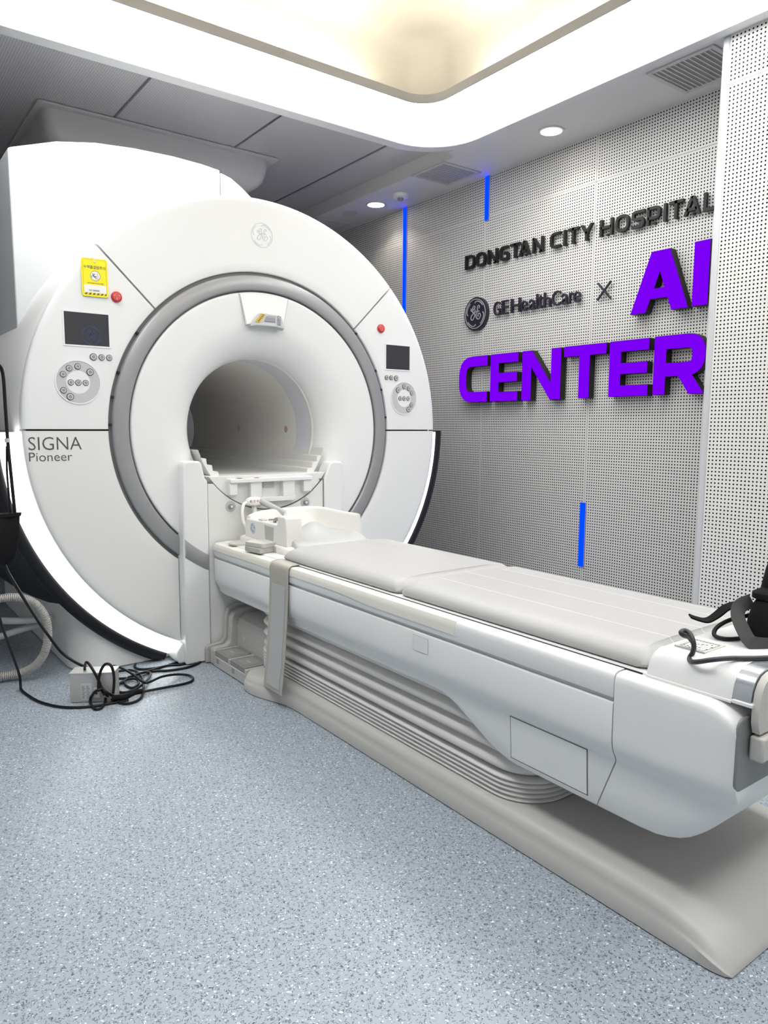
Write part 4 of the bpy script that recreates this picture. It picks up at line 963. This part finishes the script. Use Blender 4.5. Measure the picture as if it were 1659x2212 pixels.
obj('cap', boxbm(-0.195, -0.17, -0.34, -0.30, 0.681, 0.688), M['dial'], hs, bevel=0.002)
# far side wall, curved, sweeping round the end
b = bmesh.new(); outer, inner = [], []
wall_pts = [(0.212, -0.505), (0.214, -0.46), (0.214, -0.40), (0.208, -0.33), (0.200, -0.26), (0.180, -0.20), (0.135, -0.160), (0.07, -0.145), (-0.02, -0.143), (-0.10, -0.146), (-0.15, -0.155), (-0.19, -0.175)]
ztop = [0.705, 0.705, 0.704, 0.706, 0.710, 0.713, 0.713, 0.712, 0.710, 0.706, 0.700, 0.692]
P = smooth_path([(x, y, z) for (x, y), z in zip(wall_pts, ztop)], 5); rows = []
for i, p in enumerate(P):
    a, c = P[max(0, i-1)], P[min(len(P)-1, i+1)]; d = (c-a); d.z = 0; d.normalize(); nn = Vector((-d.y, d.x, 0))*1.0
    ins = nn if (Vector((0, -0.36, 0))-p).dot(nn) > 0 else -nn
    o_ = p
    rows.append([b.verts.new(q) for q in ((o_.x-ins.x*0.004, o_.y-ins.y*0.004, 0.590), (o_.x, o_.y, p.z-0.012), (o_.x+ins.x*0.003, o_.y+ins.y*0.003, p.z-0.003), (o_.x+ins.x*0.010, o_.y+ins.y*0.010, p.z), (o_.x+ins.x*0.018, o_.y+ins.y*0.018, p.z-0.004), (o_.x+ins.x*0.022, o_.y+ins.y*0.022, p.z-0.014), (o_.x+ins.x*0.034, o_.y+ins.y*0.034, 0.64), (o_.x+ins.x*0.06, o_.y+ins.y*0.06, 0.602), (o_.x+ins.x*0.09, o_.y+ins.y*0.09, 0.590))])
for r0, r1 in zip(rows[:-1], rows[1:]):
    for k in range(9): b.faces.new((r0[k], r0[(k+1) % 9], r1[(k+1) % 9], r1[k]))
b.faces.new(rows[0]); b.faces.new(rows[-1]); obj('side_wall', b, M['coil'], t, smooth=50)
# neck pad: saddle with a raised hump
b = bmesh.new(); g = []
nx, ny = 40, 28
for i in range(nx+1):
    row = []
    for k in range(ny+1):
        u = -1+2*i/nx; v = k/ny
        x = u*0.186; y = -0.636+v*0.36
        hump = 0.062*math.exp(-((u-0.10)/0.42)**2-((v-0.62)/0.20)**2)
        dip = -0.020*math.exp(-((u-0.0)/0.35)**2-((v-0.93)/0.14)**2)
        front = 0.026*(1-math.exp(-v*11)); side_ = 0.022*abs(u)**3*(v > 0.05)*min(1, v*4)*(1-v*0.6)
        edge = min(1, (1-abs(u))*14)**0.5
        z = HB+0.032-0.028*(1-edge)+hump*0.9+dip+front*0.7+side_*edge-0.03*math.exp(-v*25)
        row.append(b.verts.new((x*(1-0.12*max(0, v-0.2)), y, z)))
    g.append(row)
for i in range(nx):
    for k in range(ny): b.faces.new((g[i][k], g[i+1][k], g[i+1][k+1], g[i][k+1]))
bord = [g[i][0] for i in range(nx+1)]+[g[nx][k] for k in range(1, ny+1)]+[g[i][ny] for i in range(nx-1, -1, -1)]+[g[0][k] for k in range(ny-1, 0, -1)]
low = [b.verts.new((v.co.x*0.985, v.co.y, HB+0.001)) for v in bord]
for i in range(len(bord)): b.faces.new((bord[i], bord[(i+1) % len(bord)], low[(i+1) % len(bord)], low[i]))
b.faces.new(low)
tag(obj('neck_pad', b, M['gelpad'], t, smooth=60), 'soft pale grey neck pad')
# coil cable plug and arm rising behind the cradle
b = bmesh.new(); tube(b, smooth_path([(-0.095, -0.120, 0.748), (-0.06, -0.135, 0.728), (-0.02, -0.15, 0.705), (0.01, -0.165, 0.685)], 4), 0.015, 14); obj('arm', b, M['gelpad'], t, smooth=60)
b = bmesh.new(); loft(b, [[(-0.118+r*1.35*math.cos(2*PI*i/28), -0.105+r*0.8*math.sin(2*PI*i/28), z) for i in range(28)] for r, z in ((0.030, 0.728), (0.034, 0.735), (0.033, 0.748), (0.026, 0.760), (0.014, 0.766))]); cd = obj('connector_dome', b, M['coil'], t, smooth=60)
b = bmesh.new(); tube(b, smooth_path([(-0.15, -0.108, 0.742), (-0.175, -0.115, 0.735), (-0.19, -0.13, 0.705), (-0.193, -0.145, 0.66), (-0.185, -0.17, 0.625)], 5), 0.008, 10); obj('cable', b, M['coil'], t, smooth=60)
b = bmesh.new(); tube(b, smooth_path([(-0.118, -0.105, 0.735), (-0.118, -0.11, 0.70), (-0.118, -0.13, 0.66), (-0.118, -0.15, 0.60)], 5), 0.012, 10); obj('stem', b, M['coil'], t, smooth=60)
for k, mm in enumerate((M['red'], M['btni'], M['red'], M['btni'])):
    b = bmesh.new(); pl = lambda u, v, w_: (-0.143+k*0.016+u, -0.132-w_+abs(k-1.5)*0.003, 0.748+v); ribbon(b, [(0.004*math.cos(2*PI*i/12), 0.005*math.sin(2*PI*i/12)) for i in range(12)], 0.0012, pl, -0.002, 0.0016, closed=True); obj('connector_mark', b, mm, cd)

def foam(z0, dz, rot, label, m, dx=0.0):
    b = bmesh.new(); c, s = math.cos(rot), math.sin(rot)
    loft(b, [[(-0.243+dx+x*c-y*s, -0.425+x*s+y*c, z) for x, y in rr(-0.048, 0.048, -0.058, 0.058, 0.012)] for z in (z0, z0+dz)])
    tag(obj('positioning_pad', b, m, None, bevel=0.003), label, 'foam pad', 'small foam pads stacked by the head coil')
foam(HB-0.0003, 0.022, rad(8), 'lower small grey foam pad, under another one beside the head coil', M['foamgrey'], -0.004)
foam(HB+0.022, 0.020, rad(14), 'upper small beige foam pad, topmost of the pair beside the head coil', M['foam'])
b = bmesh.new(); loft(b, [[(-0.235+r*0.055*math.cos(2*PI*i/32), -0.20+r*0.05*math.sin(2*PI*i/32), z) for i in range(32)] for r, z in ((1, HB-0.0004), (1, HB+0.006), (0.9, HB+0.009))])
tag(obj('round_pad', b, M['foam'], None, smooth=50), 'flat pale oval pad lying at the scanner end of the table, behind the foam pads', 'pad')

# dark cable and black strapped accessory on the foot end
HZ = 0.628
b = bmesh.new(); cr = 0.0052
tube(b, smooth_path([(-0.2111, -2.3692, 0.64), (-0.2213, -2.3649, 0.652), (-0.2471, -2.3671, 0.662), (-0.2512, -2.3639, 0.668), (-0.239, -2.3638, 0.67), (-0.2375, -2.3737, 0.668), (-0.2445, -2.3857, 0.66), (-0.2469, -2.3921, 0.645), (-0.2426, -2.3875, 0.628), (-0.2443, -2.3828, 0.617), (-0.2578, -2.392, 0.615), (-0.2712, -2.412, 0.62), (-0.2681, -2.4463, 0.6335), (-0.2294, -2.4632, 0.6335), (-0.1978, -2.4859, 0.6335), (-0.1645, -2.506, 0.6335), (-0.1109, -2.5371, 0.6335)], 7), cr, 12)
tag(obj('coil_cable', b, M['greycable'], None, smooth=60), 'dark grey looped cable lying across the white foot end block', 'cable')
t = empty('accessory_pack', (0.02, -2.42, HZ)); tag(t, 'black padded accessory pack with loose straps, cut off by the right edge of the photo', 'accessory')
b = bmesh.new(); loft(b, [[(0.062+o_*0.2+x, -2.448+y, HZ+z) for x, y in rr(-0.135+o_, 0.14-o_, -0.045+o_*0.6, 0.05-o_*0.6, 0.03)] for o_, z in ((0.012, 0.0005), (0.0, 0.012), (0.004, 0.05), (0.012, 0.082), (0.02, 0.095))])
obj('pack_body', b, M['blackcloth'], t, smooth=50)
b = bmesh.new(); loft(b, [[(0.072+x, -2.444+y, HZ+z) for x, y in rr(-0.125+o_, 0.13-o_, -0.04+o_, 0.045-o_, 0.03)] for o_, z in ((0.01, 0.09), (0.0, 0.096), (0.0, 0.108), (0.012, 0.116))])
obj('collar', b, M['blackcloth'], t, smooth=50)
b = bmesh.new(); loft(b, [[(0.092+x, -2.44+y, HZ+z) for x, y in rr(-0.11+o_, 0.12-o_, -0.035+o_*0.5, 0.04-o_*0.5, 0.03)] for o_, z in ((0.0, 0.11), (0.010, 0.16), (0.03, 0.21), (0.05, 0.24))])
obj('upper_roll', b, M['blackcloth'], t, smooth=50)
b = bmesh.new(); tube(b, smooth_path([(-0.02, -2.395, HZ+0.082), (-0.055, -2.388, HZ+0.074), (-0.085, -2.398, HZ+0.060), (-0.103, -2.42, HZ+0.036), (-0.108, -2.445, HZ+0.012), (-0.075, -2.468, HZ+0.006)], 6), 1, flat=(0.032, 0.003), up=Vector((-0.5, -0.8, 0.45)))
obj('buckle_strap', b, M['webbing'], t)
b = bmesh.new(); tube(b, smooth_path([(-0.01, -2.395, HZ+0.070), (-0.035, -2.378, HZ+0.074), (-0.060, -2.360, HZ+0.066), (-0.078, -2.345, HZ+0.046), (-0.092, -2.332, HZ+0.034), (-0.108, -2.318, HZ+0.037), (-0.120, -2.306, HZ+0.043)], 6), 1, flat=(0.026, 0.004), up=Vector((0.2, -0.3, 1)))
obj('loose_strap', b, M['blackcloth'], t)
b = bmesh.new(); tube(b, smooth_path([(-0.01, -2.40, HZ+0.05), (-0.06, -2.372, HZ+0.040), (-0.095, -2.358, HZ+0.024), (-0.112, -2.362, HZ+0.010), (-0.108, -2.380, HZ+0.0055), (-0.085, -2.398, HZ+0.0055), (-0.04, -2.415, HZ+0.008)], 6), 0.0048, 10)
obj('lead', b, M['cable'], t, smooth=60)

# ------------------------------------------------------------------ yellow caution card on the left control panel
t = empty('caution_card', (-0.77, 0, 1.70)); tag(t, 'bright yellow caution card hanging on the left side of the scanner front', 'sign')
CXc, Z0c, Wc, Hc = -0.772, 1.621, 0.104, 0.152
tilt = rad(0.5)
def cpl(u, v, w_): return (CXc+u*math.cos(tilt)-(v)*math.sin(tilt)*0, -0.004-w_, Z0c+v+u*math.sin(tilt))
b = bmesh.new(); poly_solid(b, [(x, y) for x, y in rr(-Wc/2, Wc/2, 0, Hc, 0.010)], cpl, 0, 0.003); obj('card', b, M['yellow'], t)
b = bmesh.new(); ribbon(b, rr(-Wc/2+0.006, Wc/2-0.006, 0.008, Hc-0.005, 0.008), 0.0011, cpl, 0.002, 0.0034, closed=True); obj('border_line', b, M['yellowd'], t)
b = text_bm('수액줄걸림주의', cpl, -0.0435, 0.0435, 0.110, 0.1235, 0.0025, 0.0036, thin=0.006)
obj('title_lettering', b, M['print'], t)
obj('caption_lettering', text_bm('CAUTION! FLUID LINES', cpl, -0.031, 0.034, 0.0515, 0.0555, 0.0025, 0.0036, thin=0.01), M['print'], t)
b = bmesh.new(); disc_solid(b, (0.002, 0.083), 0.0195, cpl, 0.0025, 0.0034, 36, 0)
ribbon(b, [(0.002+0.0195*math.cos(2*PI*i/36), 0.083+0.0195*math.sin(2*PI*i/36)) for i in range(36)], 0.0014, cpl, 0.0025, 0.0037, closed=True, mi=1)
q = lambda *pts: [(0.002+a*0.0195, 0.083+c*0.0195) for a, c in pts]
disc_solid(b, q((-0.48, 0.34))[0], 0.0023, cpl, 0.003, 0.0038, 12, 1)
ribbon(b, q((-0.45, 0.15), (-0.12, -0.28)), 0.0050, cpl, 0.003, 0.0038, mi=1)
ribbon(b, q((-0.42, 0.12), (-0.72, -0.10), (-0.70, -0.42)), 0.0021, cpl, 0.003, 0.0038, mi=1); ribbon(b, q((-0.38, 0.15), (-0.14, 0.28), (-0.08, 0.52)), 0.0021, cpl, 0.003, 0.0038, mi=1)
ribbon(b, q((-0.12, -0.2), (0.15, -0.10), (0.32, -0.22)), 0.0026, cpl, 0.003, 0.0038, mi=1); ribbon(b, q((-0.12, -0.28), (0.12, -0.42), (0.18, -0.68)), 0.0026, cpl, 0.003, 0.0038, mi=1)
ribbon(b, q((0.30, 0.42), (0.36, 0.52), (0.48, 0.50), (0.49, -0.62)), 0.0010, cpl, 0.003, 0.0038, mi=1); ribbon(b, q((0.33, -0.62), (0.66, -0.62)), 0.0012, cpl, 0.003, 0.0038, mi=1)
obj('pictogram', b, [M['card_white'], M['print']], t)
b = bmesh.new(); poly_solid(b, [(-0.044, 0.0155), (0.044, 0.0155), (0.044, 0.046), (-0.044, 0.046)], cpl, 0.0025, 0.0034)
obj('name_field', b, M['card_white'], t)
b = bmesh.new(); ribbon(b, [(-0.019+a, 0.0245+c) for a, c in ((-0.006, 0), (-0.003, -0.003), (0, -0.0035), (0.003, -0.003), (0.006, 0), (0.0025, 0.002), (0, 0.0008), (-0.0025, 0.002))], 0.0014, cpl, 0.003, 0.0038, closed=True)
for k in range(2): ribbon(b, [(-0.010, 0.0228+k*0.0034), (0.016, 0.0228+k*0.0034)], 0.0022-0.0004*k, cpl, 0.003, 0.0038)
obj('small_print', b, M['print'], t)
b = bmesh.new()
for k in range(-4, 5):
    xa = -0.006+k*0.0157; pts = [(xa-0.005, 0.0068), (xa+0.003, 0.0068), (xa+0.0075, 0.0142), (xa-0.0005, 0.0142)]
    pts = [(max(-0.044, min(0.044, a)), c) for a, c in pts]
    if abs(pts[0][0]-pts[1][0])+abs(pts[2][0]-pts[3][0]) > 0.002:
        u = []; [u.append(p_) for p_ in pts if p_ not in u]
        if len(u) > 2: poly_solid(b, u, cpl, 0.0025, 0.0036)
obj('hazard_stripes', b, M['print'], t)
b = bmesh.new(); disc_solid(b, (0, 0.140), 0.0042, cpl, 0.0028, 0.0065, 16); disc_solid(b, (-0.002, 0.1535), 0.0055, cpl, -0.0035, 0.0012, 16); ribbon(b, [(-0.002, 0.153), (-0.001, 0.147), (0, 0.140)], 0.004, cpl, 0.003, 0.005); obj('hook', b, M['clear'], t)

# ------------------------------------------------------------------ left side: power box, cables, hose, pouch
t = empty('power_box', (-0.92, -0.24, 0)); tag(t, 'small brushed steel power supply box on the floor in front of the scanner', 'power supply')
bx0 = Vector((-0.990, -0.222, 0)); ex = Vector((0.163, -0.098, 0)).normalized(); ey = Vector((0.098, 0.163, 0)).normalized()
def bpl(u, v, w_): return tuple(bx0+ex*u-ey*w_+Vector((0, 0, v)))
def bpl3(u, d, z): return tuple(bx0+ex*u+ey*d+Vector((0, 0, z)))
BW, BD, BH = 0.170, 0.075, 0.122
b = bmesh.new(); loft(b, [[bpl3(u, d, z) for u, d in ((0, 0), (BW, 0), (BW, BD), (0, BD))] for z in (0.002, BH-0.002)]); bxo = obj('case', b, M['steel'], t, bevel=0.0015)
b = bmesh.new(); loft(b, [[bpl3(u, d, z) for u, d in ((-0.002, -0.002), (BW+0.002, -0.002), (BW+0.002, BD+0.002), (-0.002, BD+0.002))] for z in (BH-0.006, BH)]); obj('lid', b, M['steel'], t, bevel=0.0015)
b = bmesh.new(); poly_solid(b, [(0.042, 0.012), (0.082, 0.012), (0.082, 0.078), (0.042, 0.078)], bpl, -0.001, 0.0006, 0)
for k in range(11):
    for j in range(2):
        u0 = 0.045+j*0.017; ribbon(b, [(u0, 0.018+k*0.0050), (u0+0.010+0.005*((k*7+j*3) % 3)/2, 0.018+k*0.0050)], 0.0016, bpl, 0.0004, 0.0009, mi=1)
obj('rating_label', b, [M['paper'], M['print']], t)
b = bmesh.new(); poly_solid(b, [(0.093, 0.025), (0.118, 0.025), (0.118, 0.062), (0.093, 0.062)], bpl, -0.001, 0.016, 0); disc_solid(b, (0.105, 0.043), 0.0045, bpl, 0.0155, 0.018, 14, 1); obj('plug_block', b, [M['foamgrey'], M['dark']], t, bevel=0.0015)
b = bmesh.new(); pl = lambda u, v, w_: bpl3(-w_, u, v); poly_solid(b, [(0.028, 0.052), (0.046, 0.052), (0.037, 0.070)], pl, -0.001, 0.0006); obj('warning_mark', b, M['dial'], t)

def cable(name, pts, r, m, label, cat='cable', n=8, group=None):
    b = bmesh.new(); tube(b, smooth_path(pts, 8), r, n); o = obj(name, b, m, None, smooth=60); tag(o, label, cat, group); return o
CR = 0.0054
# the surplus power lead beside the box: separate leads looped and pushed together on the floor
CR = 0.0054
cable('power_lead', [(-0.93, -0.217, 0.109), (-0.931, -0.222, 0.135), (-0.932, -0.245, 0.158), (-0.93, -0.258, 0.165), (-0.923, -0.271, 0.155), (-0.914, -0.293, 0.132), (-0.899, -0.302, 0.092), (-0.892, -0.307, 0.068), (-0.878, -0.324, 0.05), (-0.844, -0.305, 0.022), (-0.813, -0.322, 0.024), (-0.759, -0.308, 0.018), (-0.728, -0.297, 0.012), (-0.632, -0.29, 0.007), (-0.548, -0.291, 0.006), (-0.509, -0.276, 0.006), (-0.492, -0.242, 0.006), (-0.496, -0.207, 0.008), (-0.518, -0.185, 0.01), (-0.56, -0.187, 0.018), (-0.621, -0.213, 0.028), (-0.681, -0.231, 0.022), (-0.709, -0.24, 0.034), (-0.737, -0.19, 0.06), (-0.76, -0.132, 0.072), (-0.788, -0.104, 0.08)], CR, M['cable'], 'longest black lead, hooked over the steel box and looping far out to the right')
cable('power_lead', [(-0.905, -0.308, 0.054), (-0.901, -0.301, 0.092), (-0.894, -0.306, 0.131), (-0.881, -0.313, 0.158), (-0.868, -0.321, 0.164), (-0.856, -0.328, 0.151), (-0.85, -0.332, 0.115), (-0.851, -0.331, 0.074), (-0.855, -0.329, 0.043)], CR, M['cable'], 'black lead arching upright in front of the right end of the steel box')
cable('power_lead', [(-0.891, -0.316, 0.066), (-0.916, -0.313, 0.06), (-0.924, -0.267, 0.022), (-0.933, -0.296, 0.009), (-0.932, -0.359, 0.006), (-0.909, -0.359, 0.006), (-0.882, -0.314, 0.008), (-0.874, -0.281, 0.022), (-0.894, -0.315, 0.059)], CR, M['cable'], 'small upright ring of thin black lead in front of the steel box plug')
cable('power_lead', [(-0.884, -0.321, 0.047), (-0.859, -0.288, 0.014), (-0.847, -0.322, 0.007), (-0.827, -0.363, 0.006), (-0.798, -0.375, 0.006), (-0.762, -0.357, 0.006), (-0.734, -0.314, 0.008), (-0.703, -0.231, 0.012), (-0.68, -0.148, 0.016), (-0.671, -0.069, 0.014), (-0.679, -0.003, 0.01), (-0.706, 0.031, 0.006), (-0.757, 0.032, 0.006)], CR, M['cable'], 'black lead in a wide loop at the front right of the steel box')
cable('power_lead', [(-0.801, -0.122, 0.006), (-0.776, -0.128, 0.008), (-0.755, -0.131, 0.01), (-0.719, -0.094, 0.014), (-0.665, -0.073, 0.014), (-0.63, -0.078, 0.012), (-0.631, -0.107, 0.012), (-0.657, -0.158, 0.014), (-0.686, -0.201, 0.016), (-0.728, -0.244, 0.014), (-0.763, -0.256, 0.01), (-0.788, -0.249, 0.007), (-0.801, -0.224, 0.006), (-0.792, -0.171, 0.006), (-0.774, -0.136, 0.008), (-0.736, -0.114, 0.012), (-0.708, -0.128, 0.014), (-0.702, -0.163, 0.012), (-0.716, -0.196, 0.008), (-0.745, -0.211, 0.006), (-0.756, -0.167, 0.006), (-0.748, -0.123, 0.008)], CR, M['cable'], 'tightly coiled black lead lying on the floor right behind the steel box')
cable('floor_cable', [(-0.778, -0.042, 0.005), (-0.743, -0.068, 0.005), (-0.711, -0.079, 0.006), (-0.663, -0.067, 0.01), (-0.604, -0.056, 0.006), (-0.538, -0.085, 0.005), (-0.464, -0.096, 0.005), (-0.404, -0.075, 0.005), (-0.375, -0.051, 0.005)], CR, M['cable'], 'black cable lying straight on the floor towards the docking column, nearest the viewer')
cable('floor_cable', [(-0.634, 0.087, 0.006), (-0.648, 0.054, 0.006), (-0.645, 0.01, 0.006), (-0.608, -0.013, 0.006), (-0.552, -0.02, 0.005), (-0.487, -0.003, 0.005), (-0.43, 0.011, 0.005)], CR, M['cable'], 'black cable with a curled end lying under the dark skirt of the scanner')
cable('floor_cable', [(-0.727, -0.109, 0.018), (-0.67, -0.091, 0.02), (-0.619, -0.058, 0.012), (-0.532, -0.017, 0.005), (-0.462, -0.039, 0.005), (-0.415, -0.022, 0.005)], CR, M['cable'], 'black cable on the floor between the curled one and the straight one')
b = bmesh.new(); tube(b, smooth_path([(-0.86, -0.325, 0.022), (-0.81, -0.335, 0.020), (-0.765, -0.315, 0.022), (-0.735, -0.30, 0.016)], 5), 0.0105, 10)
tag(obj('tape_wrap', b, M['blackcloth'], None, smooth=60), 'black tape wrapped round the bundled leads beside the steel box', 'tape')
# pouch and hanging cables at the left edge
cable('hanging_cable', [(-1.23, -0.33, 1.31), (-1.195, -0.31, 1.305), (-1.180, -0.30, 1.27), (-1.178, -0.30, 1.15), (-1.176, -0.30, 1.02), (-1.171, -0.30, 0.90), (-1.165, -0.30, 0.76)], 0.0058, M['cable'], 'pair of thick black cables hanging down the left edge into the black pouch', n=10)
cable('hanging_cable', [(-1.1795, -0.292, 1.02), (-1.183, -0.292, 0.93), (-1.181, -0.292, 0.84), (-1.178, -0.295, 0.74)], 0.0035, M['cable'], 'thin black lead splitting off the hanging cables above the pouch')
b = bmesh.new(); tube(b, [(-1.1775, -0.2985, 1.048), (-1.1770, -0.2985, 1.034)], 0.0085, 12); tag(obj('cable_tie', b, M['dial'], None), 'pale cable tie clasping the hanging black cables', 'cable tie')
t = empty('pouch', (-1.19, -0.30, 0.70)); tag(t, 'black cloth pouch hanging at the left edge of the photo', 'pouch')
b = bmesh.new(); secs = []
for z, hw, hd in ((0.60, 0.030, 0.012), (0.615, 0.055, 0.024), (0.65, 0.070, 0.032), (0.70, 0.078, 0.034), (0.74, 0.079, 0.030), (0.768, 0.082, 0.022), (0.775, 0.084, 0.018)):
    secs.append([(-1.232+hw*math.cos(2*PI*i/28)*(1.0), -0.30+hd*math.sin(2*PI*i/28)+0.004*math.sin(5*2*PI*i/28), z+0.006*math.sin(2*PI*i/28*2)) for i in range(28)])
loft(b, secs); obj('bag', b, M['blackcloth'], t, smooth=60)
b = bmesh.new(); loft(b, [[(-1.232+hw*math.cos(2*PI*i/28), -0.30+hd*math.sin(2*PI*i/28), z) for i in range(28)] for z, hw, hd in ((0.768, 0.086, 0.024), (0.780, 0.088, 0.022))]); obj('hem', b, M['blackcloth'], t, smooth=60)
# cables leaving the pouch for the floor
cable('trailing_cable', [(-1.215, -0.30, 0.615), (-1.19, -0.26, 0.55), (-1.12, -0.16, 0.415), (-1.05, -0.06, 0.285), (-1.02, -0.02, 0.235), (-0.97, 0.0, 0.15), (-0.92, -0.02, 0.10), (-0.86, -0.03, 0.06), (-0.80, -0.05, 0.03), (-0.77, -0.08, 0.012)], 0.006, M['cable'], 'thick black cable sloping from the pouch down behind the steel box', n=10)
cable('trailing_cable', [(-1.235, -0.30, 0.61), (-1.24, -0.26, 0.50), (-1.215, -0.18, 0.36), (-1.165, -0.06, 0.20), (-1.125, 0.04, 0.07), (-1.120, 0.055, 0.02), (-1.122, 0.03, 0.008), (-1.112, -0.05, 0.006), (-1.09, -0.15, 0.006), (-1.05, -0.235, 0.006), (-1.0, -0.29, 0.006), (-0.93, -0.325, 0.006), (-0.86, -0.335, 0.006), (-0.80, -0.34, 0.006)], 0.0052, M['cable'], 'black cable running from the left edge down and along the floor past the steel box', n=10)
# corrugated hose loop
b = bmesh.new(); P = smooth_path([(-1.33, 0.10, 0.36), (-1.25, 0.10, 0.372), (-1.18, 0.10, 0.385), (-1.10, 0.10, 0.380), (-1.04, 0.10, 0.345), (-1.003, 0.10, 0.28), (-0.995, 0.105, 0.20), (-1.01, 0.12, 0.12), (-1.05, 0.14, 0.062), (-1.11, 0.17, 0.034), (-1.20, 0.20, 0.030), (-1.32, 0.24, 0.030)], 60)
tube(b, P, lambda s: 0.0140+0.0035*(1 if (int(s*(len(P)-1)+0.5) % 5) < 3 else -1.0), 14)
tag(obj('ribbed_hose', b, M['hose'], None, smooth=30), 'pale ribbed flexible hose looping over the floor at the left edge', 'hose')
cable('plain_hose', [(-1.35, 0.30, 0.26), (-1.22, 0.40, 0.235), (-1.10, 0.46, 0.20), (-1.02, 0.455, 0.19), (-0.955, 0.43, 0.192), (-0.91, 0.415, 0.196)], 0.016, M['pipe'], 'smooth white hose entering the scanner pedestal behind the ribbed hose, upper branch', 'hose', 12)
cable('plain_hose', [(-1.40, 0.42, 0.05), (-1.25, 0.48, 0.09), (-1.12, 0.50, 0.12), (-1.02, 0.50, 0.14), (-0.94, 0.49, 0.15), (-0.91, 0.485, 0.15)], 0.016, M['pipe'], 'smooth white hose curving down to the floor behind the ribbed hose, lower branch', 'hose', 12)
